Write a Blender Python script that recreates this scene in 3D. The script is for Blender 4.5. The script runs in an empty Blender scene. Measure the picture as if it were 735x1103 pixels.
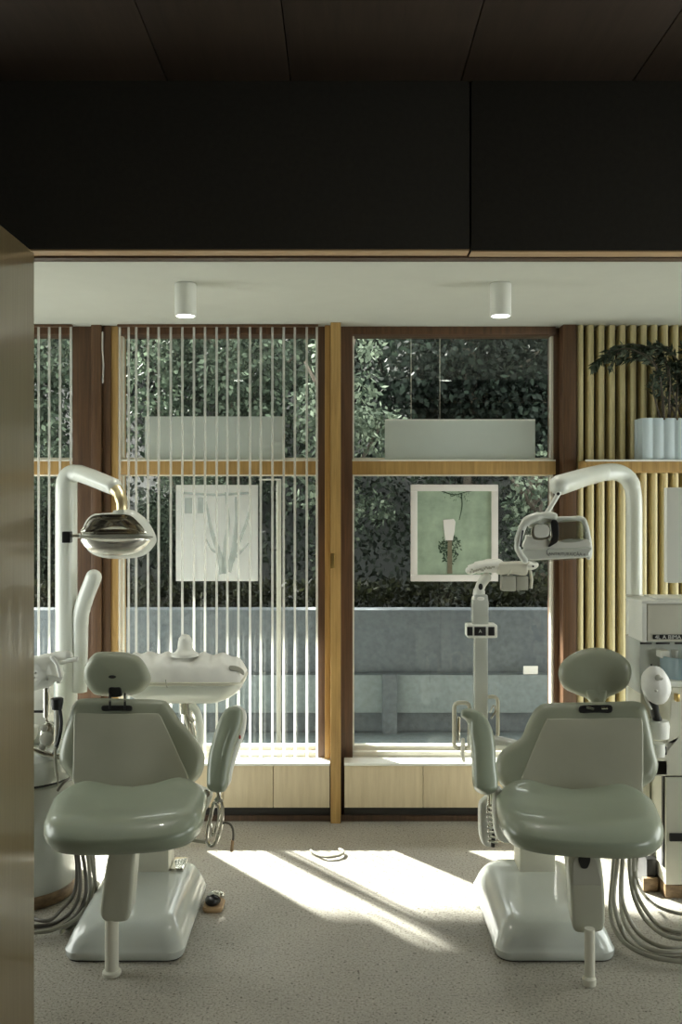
import bpy, bmesh, math, random
from mathutils import Vector, Matrix, noise as mnoise
PI = math.pi
S = bpy.context.scene
COL = S.collection
EYE = Vector((0, 0, 1.54)); F = 1000.0; CX, CY = 366.0, 545.0

def P(px, py, D):
    return Vector(((px - CX) * D / F, D, EYE.z - (py - CY) * D / F))
def ON(px, py, p0, n):
    d = Vector(((px - CX) / F, 1.0, -(py - CY) / F))
    return EYE + d * (n.dot(p0 - EYE) / n.dot(d))

# ------------------------------------------------------------------ materials
def mat(name):
    m = bpy.data.materials.new(name); m.use_nodes = True
    nt = m.node_tree; b = nt.nodes['Principled BSDF']
    return m, nt, b
def N(nt, t, **kw):
    n = nt.nodes.new(t)
    for k, v in kw.items(): setattr(n, k, v)
    return n
def ramp(nt, fac, stops):
    r = N(nt, 'ShaderNodeValToRGB'); e = r.color_ramp.elements
    while len(e) < len(stops): e.new(0.5)
    for i, (p, c) in enumerate(stops): e[i].position = p; e[i].color = (*c, 1)
    nt.links.new(fac, r.inputs[0]); return r.outputs[0]
def coords(nt, scale):
    tc = N(nt, 'ShaderNodeTexCoord'); mp = N(nt, 'ShaderNodeMapping')
    mp.inputs['Scale'].default_value = scale
    nt.links.new(tc.outputs['Object'], mp.inputs[0]); return mp.outputs[0]
def noise(nt, vec, scale, detail=4, rough=0.55):
    n = N(nt, 'ShaderNodeTexNoise'); n.inputs['Scale'].default_value = scale
    n.inputs['Detail'].default_value = detail; n.inputs['Roughness'].default_value = rough
    if vec is not None: nt.links.new(vec, n.inputs[0])
    return n.outputs[0]
def bump(nt, b, h, strength, dist=0.002):
    bp = N(nt, 'ShaderNodeBump'); bp.inputs['Strength'].default_value = strength; bp.inputs['Distance'].default_value = dist
    nt.links.new(h, bp.inputs['Height']); nt.links.new(bp.outputs[0], b.inputs['Normal'])

def plain(name, col, rough=0.5, metal=0.0, var=0.06, nscale=9.0, coat=0.0, bumpy=0.0):
    m, nt, b = mat(name)
    lo = tuple(c * (1 - var) for c in col); hi = tuple(min(1, c * (1 + var)) for c in col)
    f = noise(nt, coords(nt, (1, 1, 1)), nscale)
    nt.links.new(ramp(nt, f, [(0.3, lo), (0.7, hi)]), b.inputs['Base Color'])
    b.inputs['Roughness'].default_value = rough; b.inputs['Metallic'].default_value = metal
    b.inputs['Coat Weight'].default_value = coat
    if bumpy: bump(nt, b, noise(nt, coords(nt, (1, 1, 1)), 260, 2), bumpy, 0.001)
    return m
def wood(name, dark, light, scale=(22, 22, 1.2), rough=0.45, coat=0.0):
    m, nt, b = mat(name)
    v = coords(nt, scale)
    f = noise(nt, v, 3.0, 6, 0.62)
    nt.links.new(ramp(nt, f, [(0.28, dark), (0.5, tuple((a + c) / 2 for a, c in zip(dark, light))), (0.74, light)]), b.inputs['Base Color'])
    b.inputs['Roughness'].default_value = rough; b.inputs['Coat Weight'].default_value = coat
    bump(nt, b, f, 0.12, 0.001)
    return m

M = {}
M['oak'] = wood('honey_timber', (0.31, 0.18, 0.057), (0.55, 0.35, 0.125))
M['teak'] = wood('brown_timber', (0.06, 0.029, 0.013), (0.145, 0.073, 0.033))
M['walnut'] = wood('dark_timber', (0.05, 0.027, 0.015), (0.10, 0.055, 0.03))
M['batten'] = wood('batten_timber', (0.56, 0.48, 0.25), (0.74, 0.65, 0.38), scale=(30, 30, 1.0))
M['maple'] = wood('pale_veneer', (0.56, 0.46, 0.30), (0.70, 0.60, 0.42), scale=(16, 16, 1.3), rough=0.5)
M['panelwood'] = wood('sliding_panel_veneer', (0.15, 0.112, 0.054), (0.235, 0.182, 0.098), scale=(4, 40, 1.0), rough=0.28, coat=0.15)
M['trimwood'] = wood('lintel_timber', (0.42, 0.28, 0.15), (0.55, 0.38, 0.22), scale=(1.2, 20, 20))
M['darkceil'] = wood('dark_ceiling_board', (0.032, 0.021, 0.014), (0.055, 0.035, 0.023), scale=(14, 1.2, 14), rough=0.6)
M['fascia'] = plain('charcoal_felt', (0.026, 0.023, 0.017), 0.9, var=0.12, nscale=60, bumpy=0.4)
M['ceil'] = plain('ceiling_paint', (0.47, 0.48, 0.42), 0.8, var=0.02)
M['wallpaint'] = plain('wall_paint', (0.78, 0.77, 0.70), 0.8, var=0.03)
M['bead'] = plain('cream_glazing_bead', (0.86, 0.83, 0.72), 0.5, var=0.03)
M['white'] = plain('white_enamel', (0.73, 0.76, 0.70), 0.28, var=0.02, coat=0.3)
M['shell'] = plain('white_plastic', (0.84, 0.85, 0.79), 0.42, var=0.02)
M['ivory'] = plain('ivory_plastic', (0.66, 0.65, 0.55), 0.45, var=0.03)
M['greypl'] = plain('grey_plastic', (0.42, 0.42, 0.36), 0.45, var=0.04)
M['base'] = plain('pale_grey_enamel', (0.55, 0.58, 0.54), 0.2, var=0.02, coat=0.5)
M['sagegrey'] = plain('grey_sage_vinyl', (0.285, 0.305, 0.235), 0.36, var=0.05, nscale=5, coat=0.35, bumpy=0.06)
M['sage'] = plain('sage_vinyl', (0.275, 0.315, 0.24), 0.34, var=0.05, nscale=5, coat=0.4, bumpy=0.06)
M['panel'] = plain('grey_beige_vinyl', (0.37, 0.37, 0.295), 0.45, var=0.05, nscale=6, bumpy=0.08)
M['legplastic'] = plain('grey_green_plastic', (0.46, 0.47, 0.385), 0.35, var=0.03)
M['black'] = plain('black_plastic', (0.012, 0.012, 0.012), 0.4, var=0.1)
M['plinth'] = plain('black_plinth', (0.02, 0.018, 0.016), 0.5, var=0.1)
M['chrome'] = plain('chrome', (0.80, 0.79, 0.74), 0.12, metal=1.0, var=0.02)
M['satin'] = plain('satin_reflector', (0.90, 0.89, 0.83), 0.22, metal=0.8, var=0.03)
M['woodtint'] = plain('wood_reflection_metal', (0.80, 0.68, 0.42), 0.32, metal=0.8, var=0.03)  # reflection of the nearby wood put into the lamp neck's metal colour
M['hose'] = plain('grey_hose_rubber', (0.30, 0.29, 0.24), 0.4, var=0.08)
M['darkhose'] = plain('dark_hose_rubber', (0.11, 0.10, 0.085), 0.4, var=0.1)
M['brass'] = plain('brass', (0.72, 0.52, 0.2), 0.3, metal=1.0, var=0.05)
M['brownwood'] = wood('worn_plywood_plinth', (0.10, 0.06, 0.03), (0.32, 0.22, 0.12), scale=(8, 8, 20))
M['red'] = plain('red_dot', (0.5, 0.06, 0.03), 0.5)
M['tan'] = plain('tan_rubber', (0.45, 0.30, 0.16), 0.6)
M['wrap'] = plain('crinkled_white_wrap', (0.86, 0.86, 0.82), 0.4, var=0.04, nscale=20)
M['bluegl'] = plain('blue_grey_cup', (0.30, 0.40, 0.45), 0.15, var=0.1, coat=0.4)
M['bark'] = wood('bark', (0.05, 0.04, 0.03), (0.13, 0.11, 0.085), scale=(12, 12, 3), rough=0.9)
M['gravel'] = plain('terrace_paving', (0.42, 0.41, 0.38), 0.9, var=0.2, nscale=40)
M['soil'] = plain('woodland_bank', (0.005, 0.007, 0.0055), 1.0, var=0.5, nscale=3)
M['wallblue'] = plain('blue_grey_render', (0.100, 0.120, 0.130), 0.8, var=0.22, nscale=30, bumpy=0.5)
M['ledge'] = plain('pale_teal_render', (0.18, 0.22, 0.225), 0.8, var=0.15, nscale=26)
M['print_green'] = plain('print_green', (0.36, 0.46, 0.345), 0.6, var=0.2, nscale=14)
M['print_dark'] = plain('print_dark_green', (0.045, 0.085, 0.05), 0.7, var=0.4, nscale=40)
M['print_brown'] = plain('print_brown', (0.20, 0.18, 0.12), 0.7, var=0.2, nscale=40)
M['print_white'] = plain('print_white', (0.86, 0.83, 0.80), 0.6, var=0.03)
M['textink'] = plain('grey_ink', (0.16, 0.17, 0.17), 0.6)
M['letter'] = plain('pale_ink', (0.75, 0.75, 0.7), 0.6)

def leafmat(name, dark, light, trans=0.25):
    m, nt, b = mat(name)
    g = N(nt, 'ShaderNodeNewGeometry')
    c = ramp(nt, g.outputs['Random Per Island'], [(0.0, dark), (0.72, tuple((a * 2 + l) / 3 for a, l in zip(dark, light))), (1.0, light)])
    nt.links.new(c, b.inputs['Base Color']); b.inputs['Roughness'].default_value = 0.65; b.inputs['Specular IOR Level'].default_value = 0.15
    tr = N(nt, 'ShaderNodeBsdfTranslucent'); nt.links.new(c, tr.inputs[0])
    mx = N(nt, 'ShaderNodeMixShader'); mx.inputs[0].default_value = trans
    nt.links.new(b.outputs[0], mx.inputs[1]); nt.links.new(tr.outputs[0], mx.inputs[2])
    nt.links.new(mx.outputs[0], nt.nodes['Material Output'].inputs[0])
    return m
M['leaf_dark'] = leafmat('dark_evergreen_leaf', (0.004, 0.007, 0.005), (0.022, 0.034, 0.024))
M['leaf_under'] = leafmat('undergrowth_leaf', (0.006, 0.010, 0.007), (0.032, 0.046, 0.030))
M['leaf_mid'] = leafmat('mid_green_leaf', (0.014, 0.024, 0.015), (0.13, 0.17, 0.115))
M['leaf_pale'] = leafmat('pale_leaf', (0.04, 0.06, 0.04), (0.30, 0.36, 0.26))
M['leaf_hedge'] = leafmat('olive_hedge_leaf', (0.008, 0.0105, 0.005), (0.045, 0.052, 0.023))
M['leaf_house'] = leafmat('house_plant_leaf', (0.03, 0.045, 0.028), (0.16, 0.19, 0.14))

def glassmat():
    m, nt, b = mat('window_glass'); nt.nodes.remove(b)
    tr = N(nt, 'ShaderNodeBsdfTransparent'); tr.inputs[0].default_value = (0.95, 0.975, 0.965, 1)
    gl = N(nt, 'ShaderNodeBsdfGlossy'); gl.inputs['Roughness'].default_value = 0.01
    lw = N(nt, 'ShaderNodeLayerWeight'); lw.inputs[0].default_value = 0.5
    pw = N(nt, 'ShaderNodeMath', operation='POWER'); pw.inputs[1].default_value = 5; nt.links.new(lw.outputs['Facing'], pw.inputs[0])
    fr = N(nt, 'ShaderNodeMath', operation='MULTIPLY_ADD'); fr.inputs[1].default_value = 0.9; fr.inputs[2].default_value = 0.035; nt.links.new(pw.outputs[0], fr.inputs[0])
    mx = N(nt, 'ShaderNodeMixShader')
    nt.links.new(fr.outputs[0], mx.inputs[0]); nt.links.new(tr.outputs[0], mx.inputs[1]); nt.links.new(gl.outputs[0], mx.inputs[2])
    nt.links.new(mx.outputs[0], nt.nodes['Material Output'].inputs[0]); return m
M['glass'] = glassmat()
def translucent(name, col, trans, clear=0.0, var=0.05, nscale=8):
    m, nt, b = mat(name)
    lo = tuple(c * (1 - var) for c in col); hi = tuple(min(1, c * (1 + var)) for c in col)
    c = ramp(nt, noise(nt, coords(nt, (1, 1, 1)), nscale), [(0.3, lo), (0.7, hi)])
    nt.links.new(c, b.inputs['Base Color']); b.inputs['Roughness'].default_value = 0.45
    tr = N(nt, 'ShaderNodeBsdfTranslucent'); nt.links.new(c, tr.inputs[0])
    mx = N(nt, 'ShaderNodeMixShader'); mx.inputs[0].default_value = trans
    nt.links.new(b.outputs[0], mx.inputs[1]); nt.links.new(tr.outputs[0], mx.inputs[2])
    out = mx.outputs[0]
    if clear:
        tp = N(nt, 'ShaderNodeBsdfTransparent'); m2 = N(nt, 'ShaderNodeMixShader'); m2.inputs[0].default_value = clear
        nt.links.new(out, m2.inputs[1]); nt.links.new(tp.outputs[0], m2.inputs[2]); out = m2.outputs[0]
    nt.links.new(out, nt.nodes['Material Output'].inputs[0]); return m
M['acrylic'] = translucent('frosted_acrylic', (0.86, 0.90, 0.86), 0.62, 0.06, var=0.02)
M['paper'] = translucent('translucent_poster_paper', (0.95, 0.96, 0.94), 0.6, 0.0, var=0.02)
M['print_grey'] = translucent('print_grey', (0.66, 0.72, 0.70), 0.4, 0.6)
M['rod'] = translucent('white_blind_slat', (0.92, 0.92, 0.87), 0.4, 0.55, var=0.02)
M['planter'] = translucent('white_fluted_planter', (0.66, 0.76, 0.80), 0.25, 0.0, var=0.02)
M['lens'] = None
def lensmat():
    m, nt, b = mat('lamp_lens'); nt.nodes.remove(b)
    tr = N(nt, 'ShaderNodeBsdfTransparent'); tr.inputs[0].default_value = (0.86, 0.88, 0.86, 1)
    gl = N(nt, 'ShaderNodeBsdfGlossy'); gl.inputs['Roughness'].default_value = 0.03
    mx = N(nt, 'ShaderNodeMixShader'); mx.inputs[0].default_value = 0.18
    nt.links.new(tr.outputs[0], mx.inputs[1]); nt.links.new(gl.outputs[0], mx.inputs[2])
    nt.links.new(mx.outputs[0], nt.nodes['Material Output'].inputs[0]); return m
M['lens'] = lensmat()
def emit(name, col, s):
    m, nt, b = mat(name)
    b.inputs['Base Color'].default_value = (*col, 1); b.inputs['Emission Color'].default_value = (*col, 1)
    b.inputs['Emission Strength'].default_value = s; return m
M['lampglow'] = emit('lit_lamp_diffuser', (1.0, 0.97, 0.92), 14.0)

def terrazzo():
    m, nt, b = mat('speckled_terrazzo')
    v = coords(nt, (1, 1, 1))
    base = ramp(nt, noise(nt, v, 2.2, 5), [(0.3, (0.31, 0.29, 0.245)), (0.7, (0.41, 0.385, 0.33))])
    fine = noise(nt, v, 120, 3, 0.7)
    sp = ramp(nt, fine, [(0.34, (0.30, 0.28, 0.25)), (0.47, (1, 1, 1)), (0.58, (1, 1, 1)), (0.70, (1.5, 1.5, 1.45))])
    mul = N(nt, 'ShaderNodeMixRGB', blend_type='MULTIPLY'); mul.inputs[0].default_value = 1
    nt.links.new(base, mul.inputs[1]); nt.links.new(sp, mul.inputs[2])
    vo = N(nt, 'ShaderNodeTexVoronoi'); vo.inputs['Scale'].default_value = 46; nt.links.new(v, vo.inputs[0])
    chip = ramp(nt, vo.outputs['Distance'], [(0.12, (0.25, 0.22, 0.18)), (0.2, (1, 1, 1))])
    g = N(nt, 'ShaderNodeSeparateColor'); nt.links.new(vo.outputs['Color'], g.inputs[0])
    th = N(nt, 'ShaderNodeMath', operation='GREATER_THAN'); th.inputs[1].default_value = 0.72; nt.links.new(g.outputs[0], th.inputs[0])
    mul2 = N(nt, 'ShaderNodeMixRGB', blend_type='MULTIPLY'); nt.links.new(th.outputs[0], mul2.inputs[0])
    nt.links.new(mul.outputs[0], mul2.inputs[1]); nt.links.new(chip, mul2.inputs[2])
    nt.links.new(mul2.outputs[0], b.inputs['Base Color']); b.inputs['Roughness'].default_value = 0.5
    bump(nt, b, fine, 0.15, 0.002)
    return m
M['floor'] = terrazzo()

# ------------------------------------------------------------------ geometry helpers
class MB:
    def __init__(s): s.bm = bmesh.new()
    def box(s, x0, x1, y0, y1, z0, z1, bev=0.0, seg=2, rot=None, piv=None):
        b = bmesh.new(); bmesh.ops.create_cube(b, size=1)
        for v in b.verts:
            v.co = Vector((x0 + (v.co.x + .5) * (x1 - x0), y0 + (v.co.y + .5) * (y1 - y0), z0 + (v.co.z + .5) * (z1 - z0)))
        if bev: bmesh.ops.bevel(b, geom=b.edges[:], offset=bev, segments=seg, profile=0.6, affect='EDGES')
        if rot is not None:
            p = Vector(piv) if piv is not None else Vector(((x0 + x1) / 2, (y0 + y1) / 2, (z0 + z1) / 2))
            for v in b.verts: v.co = p + rot @ (v.co - p)
        s.add(b); return s
    def add(s, b):
        me = bpy.data.meshes.new('t'); b.to_mesh(me); b.free(); s.bm.from_mesh(me); bpy.data.meshes.remove(me)
    def rings(s, rings, cap0=True, cap1=True, closed=True):
        bm = s.bm; vs = [[bm.verts.new(p) for p in r] for r in rings]
        n = len(rings[0])
        for a, b in zip(vs, vs[1:]):
            for i in range(n if closed else n - 1):
                j = (i + 1) % n
                try: bm.faces.new((a[i], a[j], b[j], b[i]))
                except ValueError: pass
        for r, c in ((vs[0], cap0), (vs[-1], cap1)):
            if c:
                ctr = sum((v.co for v in r), Vector()) / n; cv = bm.verts.new(ctr)
                for i in range(n): bm.faces.new((r[i], r[(i + 1) % n], cv))
        return s
    def tube(s, pts, r, seg=16, round0=False, round1=False):
        pts = [Vector(p) for p in pts]; n = len(pts)
        rs = [r] * n if isinstance(r, (int, float)) else list(r)
        T = [((pts[min(i + 1, n - 1)] - pts[max(i - 1, 0)])).normalized() for i in range(n)]
        up = Vector((0, 0, 1)) if abs(T[0].z) < 0.9 else Vector((1, 0, 0))
        u = T[0].cross(up).normalized(); R = []
        def ring(c, u, w, rad): return [c + (u * math.cos(2 * PI * k / seg) + w * math.sin(2 * PI * k / seg)) * rad for k in range(seg)]
        fr = []
        for i in range(n):
            if i:
                u = (u - T[i] * u.dot(T[i])).normalized()
            fr.append((u.copy(), T[i].cross(u)))
        if round0:
            for a in (80, 60, 40, 20):
                R.append(ring(pts[0] - T[0] * rs[0] * math.sin(math.radians(a)), *fr[0], rs[0] * math.cos(math.radians(a))))
        for i in range(n): R.append(ring(pts[i], *fr[i], rs[i]))
        if round1:
            for a in (20, 40, 60, 80):
                R.append(ring(pts[-1] + T[-1] * rs[-1] * math.sin(math.radians(a)), *fr[-1], rs[-1] * math.cos(math.radians(a))))
        return s.rings(R)
    def lathe(s, prof, c, axis=(0, 0, 1), seg=32, sx=1.0, sy=1.0):
        a = Vector(axis).normalized(); c = Vector(c)
        u = a.orthogonal().normalized() if abs(a.z) < 0.99 else Vector((1, 0, 0)); w = a.cross(u)
        return s.rings([[c + a * z + u * (math.cos(2 * PI * k / seg) * r * sx) + w * (math.sin(2 * PI * k / seg) * r * sy) for k in range(seg)] for r, z in prof])
    def ell(s, c, rx, ry, rz, rot=None, seg=24, rows=14):
        c = Vector(c); R = []
        for i in range(1, rows):
            t = PI * i / rows
            ring = []
            for k in range(seg):
                v = Vector((rx * math.sin(t) * math.cos(2 * PI * k / seg), ry * math.sin(t) * math.sin(2 * PI * k / seg), -rz * math.cos(t)))
                ring.append(c + (rot @ v if rot is not None else v))
            R.append(ring)
        return s.rings(R)
    def pillow(s, out, n, thick, r, dome=0.0, back=0.0, rows=6):
        """closed outline (3-D points on a plane with normal n facing the viewer): a cushion of that outline, thickness going backwards"""
        n = Vector(n).normalized(); k = len(out)
        c = sum(out, Vector()) / k
        nrm = []
        for i in range(k):
            t = (out[(i + 1) % k] - out[i - 1]).normalized(); q = n.cross(t)
            if q.dot(out[i] - c) < 0: q = -q
            nrm.append(q)
        area = 0
        def lay(ins, dep): return [out[i] - nrm[i] * ins - n * dep for i in range(k)]
        r = min(r, thick / 2); R = []
        core_f = lay(r, 0)
        cf = sum(core_f, Vector()) / k
        fr = []
        for q in (0.12, 0.35, 0.6, 0.8, 0.93):
            fr.append([cf + (p - cf) * q + n * dome * (1 - q * q) for p in core_f])
        R += fr
        for j in range(rows + 1):
            a = PI / 2 * j / rows; R.append(lay(r - r * math.sin(a), r - r * math.cos(a)))
        for j in range(rows + 1):
            a = PI / 2 * j / rows; R.append(lay(r - r * math.cos(a), thick - r + r * math.sin(a)))
        core_b = lay(r, thick); cb = sum(core_b, Vector()) / k
        for q in (0.8, 0.5, 0.15): R.append([cb + (p - cb) * q - n * back * (1 - q * q) for p in core_b])
        return s.rings(R)
    def build(s, name, m, parent=None, ang=40, recalc=True):
        bm = s.bm
        if recalc: bmesh.ops.recalc_face_normals(bm, faces=bm.faces[:])
        off = WORLD(parent) if parent is not None else Vector()
        if parent is not None:
            for v in bm.verts: v.co -= off
        me = bpy.data.meshes.new(name); bm.to_mesh(me); bm.free()
        for p in me.polygons: p.use_smooth = True
        if ang: me.set_sharp_from_angle(angle=math.radians(ang))
        me.materials.append(m)
        o = bpy.data.objects.new(name, me); COL.objects.link(o)
        if parent is not None: o.parent = parent
        return o
def WORLD(o):
    v = Vector()
    while o is not None: v += o.location; o = o.parent
    return v
def crv(pts, n=8, closed=True):
    """Catmull-Rom through the points"""
    out = []; k = len(pts)
    rng = range(k) if closed else range(k - 1)
    for i in rng:
        if closed: p0, p1, p2, p3 = pts[i - 1], pts[i], pts[(i + 1) % k], pts[(i + 2) % k]
        else: p0, p1, p2, p3 = pts[max(i - 1, 0)], pts[i], pts[i + 1], pts[min(i + 2, k - 1)]
        p0, p1, p2, p3 = map(Vector, (p0, p1, p2, p3))
        for j in range(n):
            t = j / n
            out.append(0.5 * ((2 * p1) + (p2 - p0) * t + (2 * p0 - 5 * p1 + 4 * p2 - p3) * t * t + (3 * p1 - p0 - 3 * p2 + p3) * t ** 3))
    if not closed: out.append(Vector(pts[-1]))
    return out
def thing(name, label, cat, loc=(0, 0, 0), group=None):
    o = bpy.data.objects.new(name, None); COL.objects.link(o); o.location = loc; o.empty_display_size = 0.1
    o['label'] = label; o['category'] = cat
    if group: o['group'] = group
    return o
def tag(o, label, cat, group=None, kind=None):
    o['label'] = label; o['category'] = cat
    if group: o['group'] = group
    if kind: o['kind'] = kind
    return o
def struct(name, mb, m, label, cat):
    o = mb.build(name, m); o['kind'] = 'structure'; tag(o, label, cat); return o
def sroot(name, label, cat, loc=(0, 0, 0)):
    o = thing(name, label, cat, loc); o['kind'] = 'structure'; return o

# ------------------------------------------------------------------ room shell
CEIL = 2.43; YW = 4.68; YB = -2.4; XL, XR = -2.3, 2.7; LIN = 2.7; PX = P(37, 0, LIN).x
struct('floor', MB().box(XL - .2, XR + .2, YB - .2, 4.9, -0.12, 0), M['floor'], 'speckled beige terrazzo floor of the whole room', 'floor')
zl = P(0, 268, LIN).z; zc = P(0, 87, LIN).z
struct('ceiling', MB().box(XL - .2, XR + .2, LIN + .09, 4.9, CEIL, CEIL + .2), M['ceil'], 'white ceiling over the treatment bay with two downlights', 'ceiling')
oc = sroot('ceiling_boarding', 'very dark timber boarded ceiling above the doorway', 'ceiling', (0, 0, zc))
bx = [XL - .2]
g = (P(313, 87, LIN).x, P(180, 87, LIN).x, P(497, 87, LIN).x)
edges = sorted([XL - .2, g[1] - .5, g[1], g[0], g[2], g[2] + .5, g[2] + 1.0, XR + .2])
for a, b_ in zip(edges, edges[1:]):
    MB().box(a + .0015, b_ - .0015, YB - .2, LIN + .005, zc, zc + .03, .002).build('ceiling_board', M['darkceil'], oc)
MB().box(XL - .2, XR + .2, YB - .2, LIN + .1, zc + .035, zc + .08).build('ceiling_deck', M['black'], oc)
ow = sroot('wall_lintel', 'charcoal lintel panels above the wide opening', 'wall', (0, LIN, zl))
xj = P(507, 0, LIN).x
MB().box(XL, xj - .003, LIN, LIN + .02, zl, zc, .002).build('lintel_panel', M['fascia'], ow)
MB().box(xj + .003, XR, LIN, LIN + .02, zl - .004, zc, .002).build('lintel_panel', M['fascia'], ow)
MB().box(XL, XR, LIN + .022, LIN + .088, zl + .02, zc + .03).build('lintel_core', M['plinth'], ow)
MB().box(XL, xj - .003, LIN + .001, LIN + .055, zl - .006, zl - .001, .001).build('lintel_trim', M['trimwood'], ow)
MB().box(xj + .003, XR, LIN + .001, LIN + .055, zl - .009, zl - .0045, .001).build('lintel_trim', M['trimwood'], ow)
MB().box(XL, XR, LIN + .056, LIN + .10, zl - .012, zl + .02, .001).build('lintel_edge', M['walnut'], ow)
struct('door_1', MB().box(PX - .045, PX, -.9, LIN, 0.004, zl - .012, .003), M['panelwood'], 'glossy brown veneer sliding door panel at the edge of the opening', 'door')
def side_wall(name, x0, x1, y0, y1, z1, win, lab):
    r = sroot(name, lab, 'wall', ((x0 + x1) / 2, (y0 + y1) / 2, 0))
    a, b, c, d = win
    for i, bb in enumerate(((y0, a, 0, z1), (b, y1, 0, z1), (a, b, 0, c), (a, b, d, z1))):
        MB().box(x0, x1, bb[0], bb[1], bb[2], bb[3]).build('wall_panel', M['wallpaint'], r)
    f = MB()  # unseen window added in the wall to bring in more daylight
    xm = (x0 + x1) / 2
    for yy in (a + .02, (a + b) / 2, b - .02): f.box(xm - .03, xm + .03, yy - .02, yy + .02, c, d)
    for zz in (c + .02, d - .02): f.box(xm - .029, xm + .029, a, b, zz - .02, zz + .02)
    f.build('added_window_frame', M['oak'], r)
    MB().box(xm - .004, xm + .004, a + .04, b - .04, c + .04, d - .04).build('added_window_pane', M['glass'], r)
side_wall('wall_left', XL - .15, XL, LIN + .1, 4.9, CEIL, (2.95, 4.45, .3, 1.8), 'white painted end wall of the treatment bay beyond the sliding panel')
side_wall('wall_right', XR, XR + .15, LIN + .1, 4.9, CEIL, (2.9, 4.45, .3, 1.8), 'white painted end wall of the treatment bay beyond the white cabinet')
side_wall('wall_corridor', XR, XR + .15, YB, LIN + .1, zc, (.4, 2.0, .5, 1.8), 'white painted side wall of the outer room')
struct('wall_partition', MB().box(XL - .15, XL, YB, LIN + .1, 0, zc), M['wallpaint'], 'white painted side wall behind the sliding panel', 'wall')
struct('wall_back', MB().box(XL - .15, XR + .15, YB - .15, YB, 0, zc), M['wallpaint'], 'white painted wall behind the viewer', 'wall')

# window wall ------------------------------------------------------
YF = 4.50; SILL = .294
def wx(px, D): return (px - CX) * D / F
def wz(py, D): return EYE.z - (py - CY) * D / F
def window(name, x0, x1, lab, tr=True):
    r = sroot(name, lab, 'window', ((x0 + x1) / 2, YW, SILL))
    y0, y1 = 4.60, 4.74
    zt, zb = wz(363, YW), wz(806, YW)
    z1, z0 = wz(495, 4.6), wz(511, 4.6)
    MB().box(x0, x1, y0, y1, zt, CEIL, .003).build('head_rail', M['teak'], r)
    MB().box(x0, x1, y0, y1 - .02, z0, z1 - .008, .003).build('transom', M['oak'], r)
    MB().box(x0, x1, 4.62, y1, SILL, zb, .003).build('bottom_rail', M['bead'], r)
    w = .011
    for (a, b, side) in ((zb, z0, 0), (z1, zt, 1)):
        m = MB()
        m.box(x0, x0 + w, 4.655, 4.7, a, b); m.box(x1 - w, x1, 4.655, 4.7, a, b)
        m.box(x0 + w, x1 - w, 4.655, 4.7, a, a + (.012 if side else .02))
        if not side: m.box(x0 + w, x1 - w, 4.656, 4.7, b - .006, b)
        m.build('glazing_bead', M['bead'], r)
        MB().box(x0 + w, x1 - w, YW - .003, YW + .003, a + .012, b - .002).build('pane', M['glass'], r)
    MB().box(x0, x1, y0 - .0, 4.655, z1 - .008, z1, .001).build('transom_edge', M['bead'], r)
    return r
xl1, xl0 = wx(343, 4.6), wx(127, 4.6)
xr0, xr1 = wx(379.5, 4.6), wx(599, 4.6)
window('window_1', xl0, xl1, 'timber window behind the white vertical blind rods')
window('window_2', xr0, xr1, 'clear timber window with the white framed picture of a lamp')
window('window_3', XL, wx(78, 4.6), 'narrow timber window next to the sliding panel')
# timber posts
def post(name, lab, boxes):
    r = sroot(name, lab, 'trim', (boxes[0][0], boxes[0][2], 0))
    for (a, b, c, d, m, z0) in boxes: MB().box(a, b, c, d, z0, CEIL, .003).build('timber_board', M[m], r)
post('trim_1', 'honey coloured timber post between the two large windows', [
    (wx(356.3, YF), wx(367.3, YF), YF, 4.60, 'oak', 0.0),
    (wx(350, 4.57), wx(356, 4.57), 4.57, 4.6, 'oak', SILL), (wx(342.5, 4.6), wx(380, 4.6), 4.6, 4.78, 'teak', 0.0)])
MB().box(wx(355.5, YF), wx(360.5, YF), YF - .004, YF - .0005, wz(612, YF), wz(596, YF), .0015).build('latch_plate', M['brass'], bpy.data.objects['trim_1'])
post('trim_2', 'dark brown timber post between window and pale battens', [
    (wx(607, 4.55), wx(621.5, 4.55), 4.55, 4.78, 'teak', 0.0), (xr1, wx(607, 4.62), 4.64, 4.78, 'teak', 0.0)])
post('trim_3', 'wide dark brown timber post beside the overhead lamp with chrome head', [
    (wx(98, 4.56), wx(109, 4.56), 4.56, 4.6, 'teak', SILL), (wx(111, 4.58), wx(119, 4.58), 4.58, 4.6, 'teak', SILL),
    (wx(78, 4.6), wx(119.5, 4.6), 4.6, 4.78, 'teak', 0.0), (wx(119.5, 4.59), wx(127, 4.59), 4.59, 4.77, 'oak', SILL)])
struct('wall_screen', MB().box(wx(607, 4.72), XR, 4.70, 4.8, 0, CEIL), M['walnut'], 'dark timber wall behind the pale battens', 'wall')
struct('wall_window', MB().box(XL, wx(607, 4.72), 4.66, 4.8, 0, SILL - .002), M['wallpaint'], 'low wall under the windows', 'wall')

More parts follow.
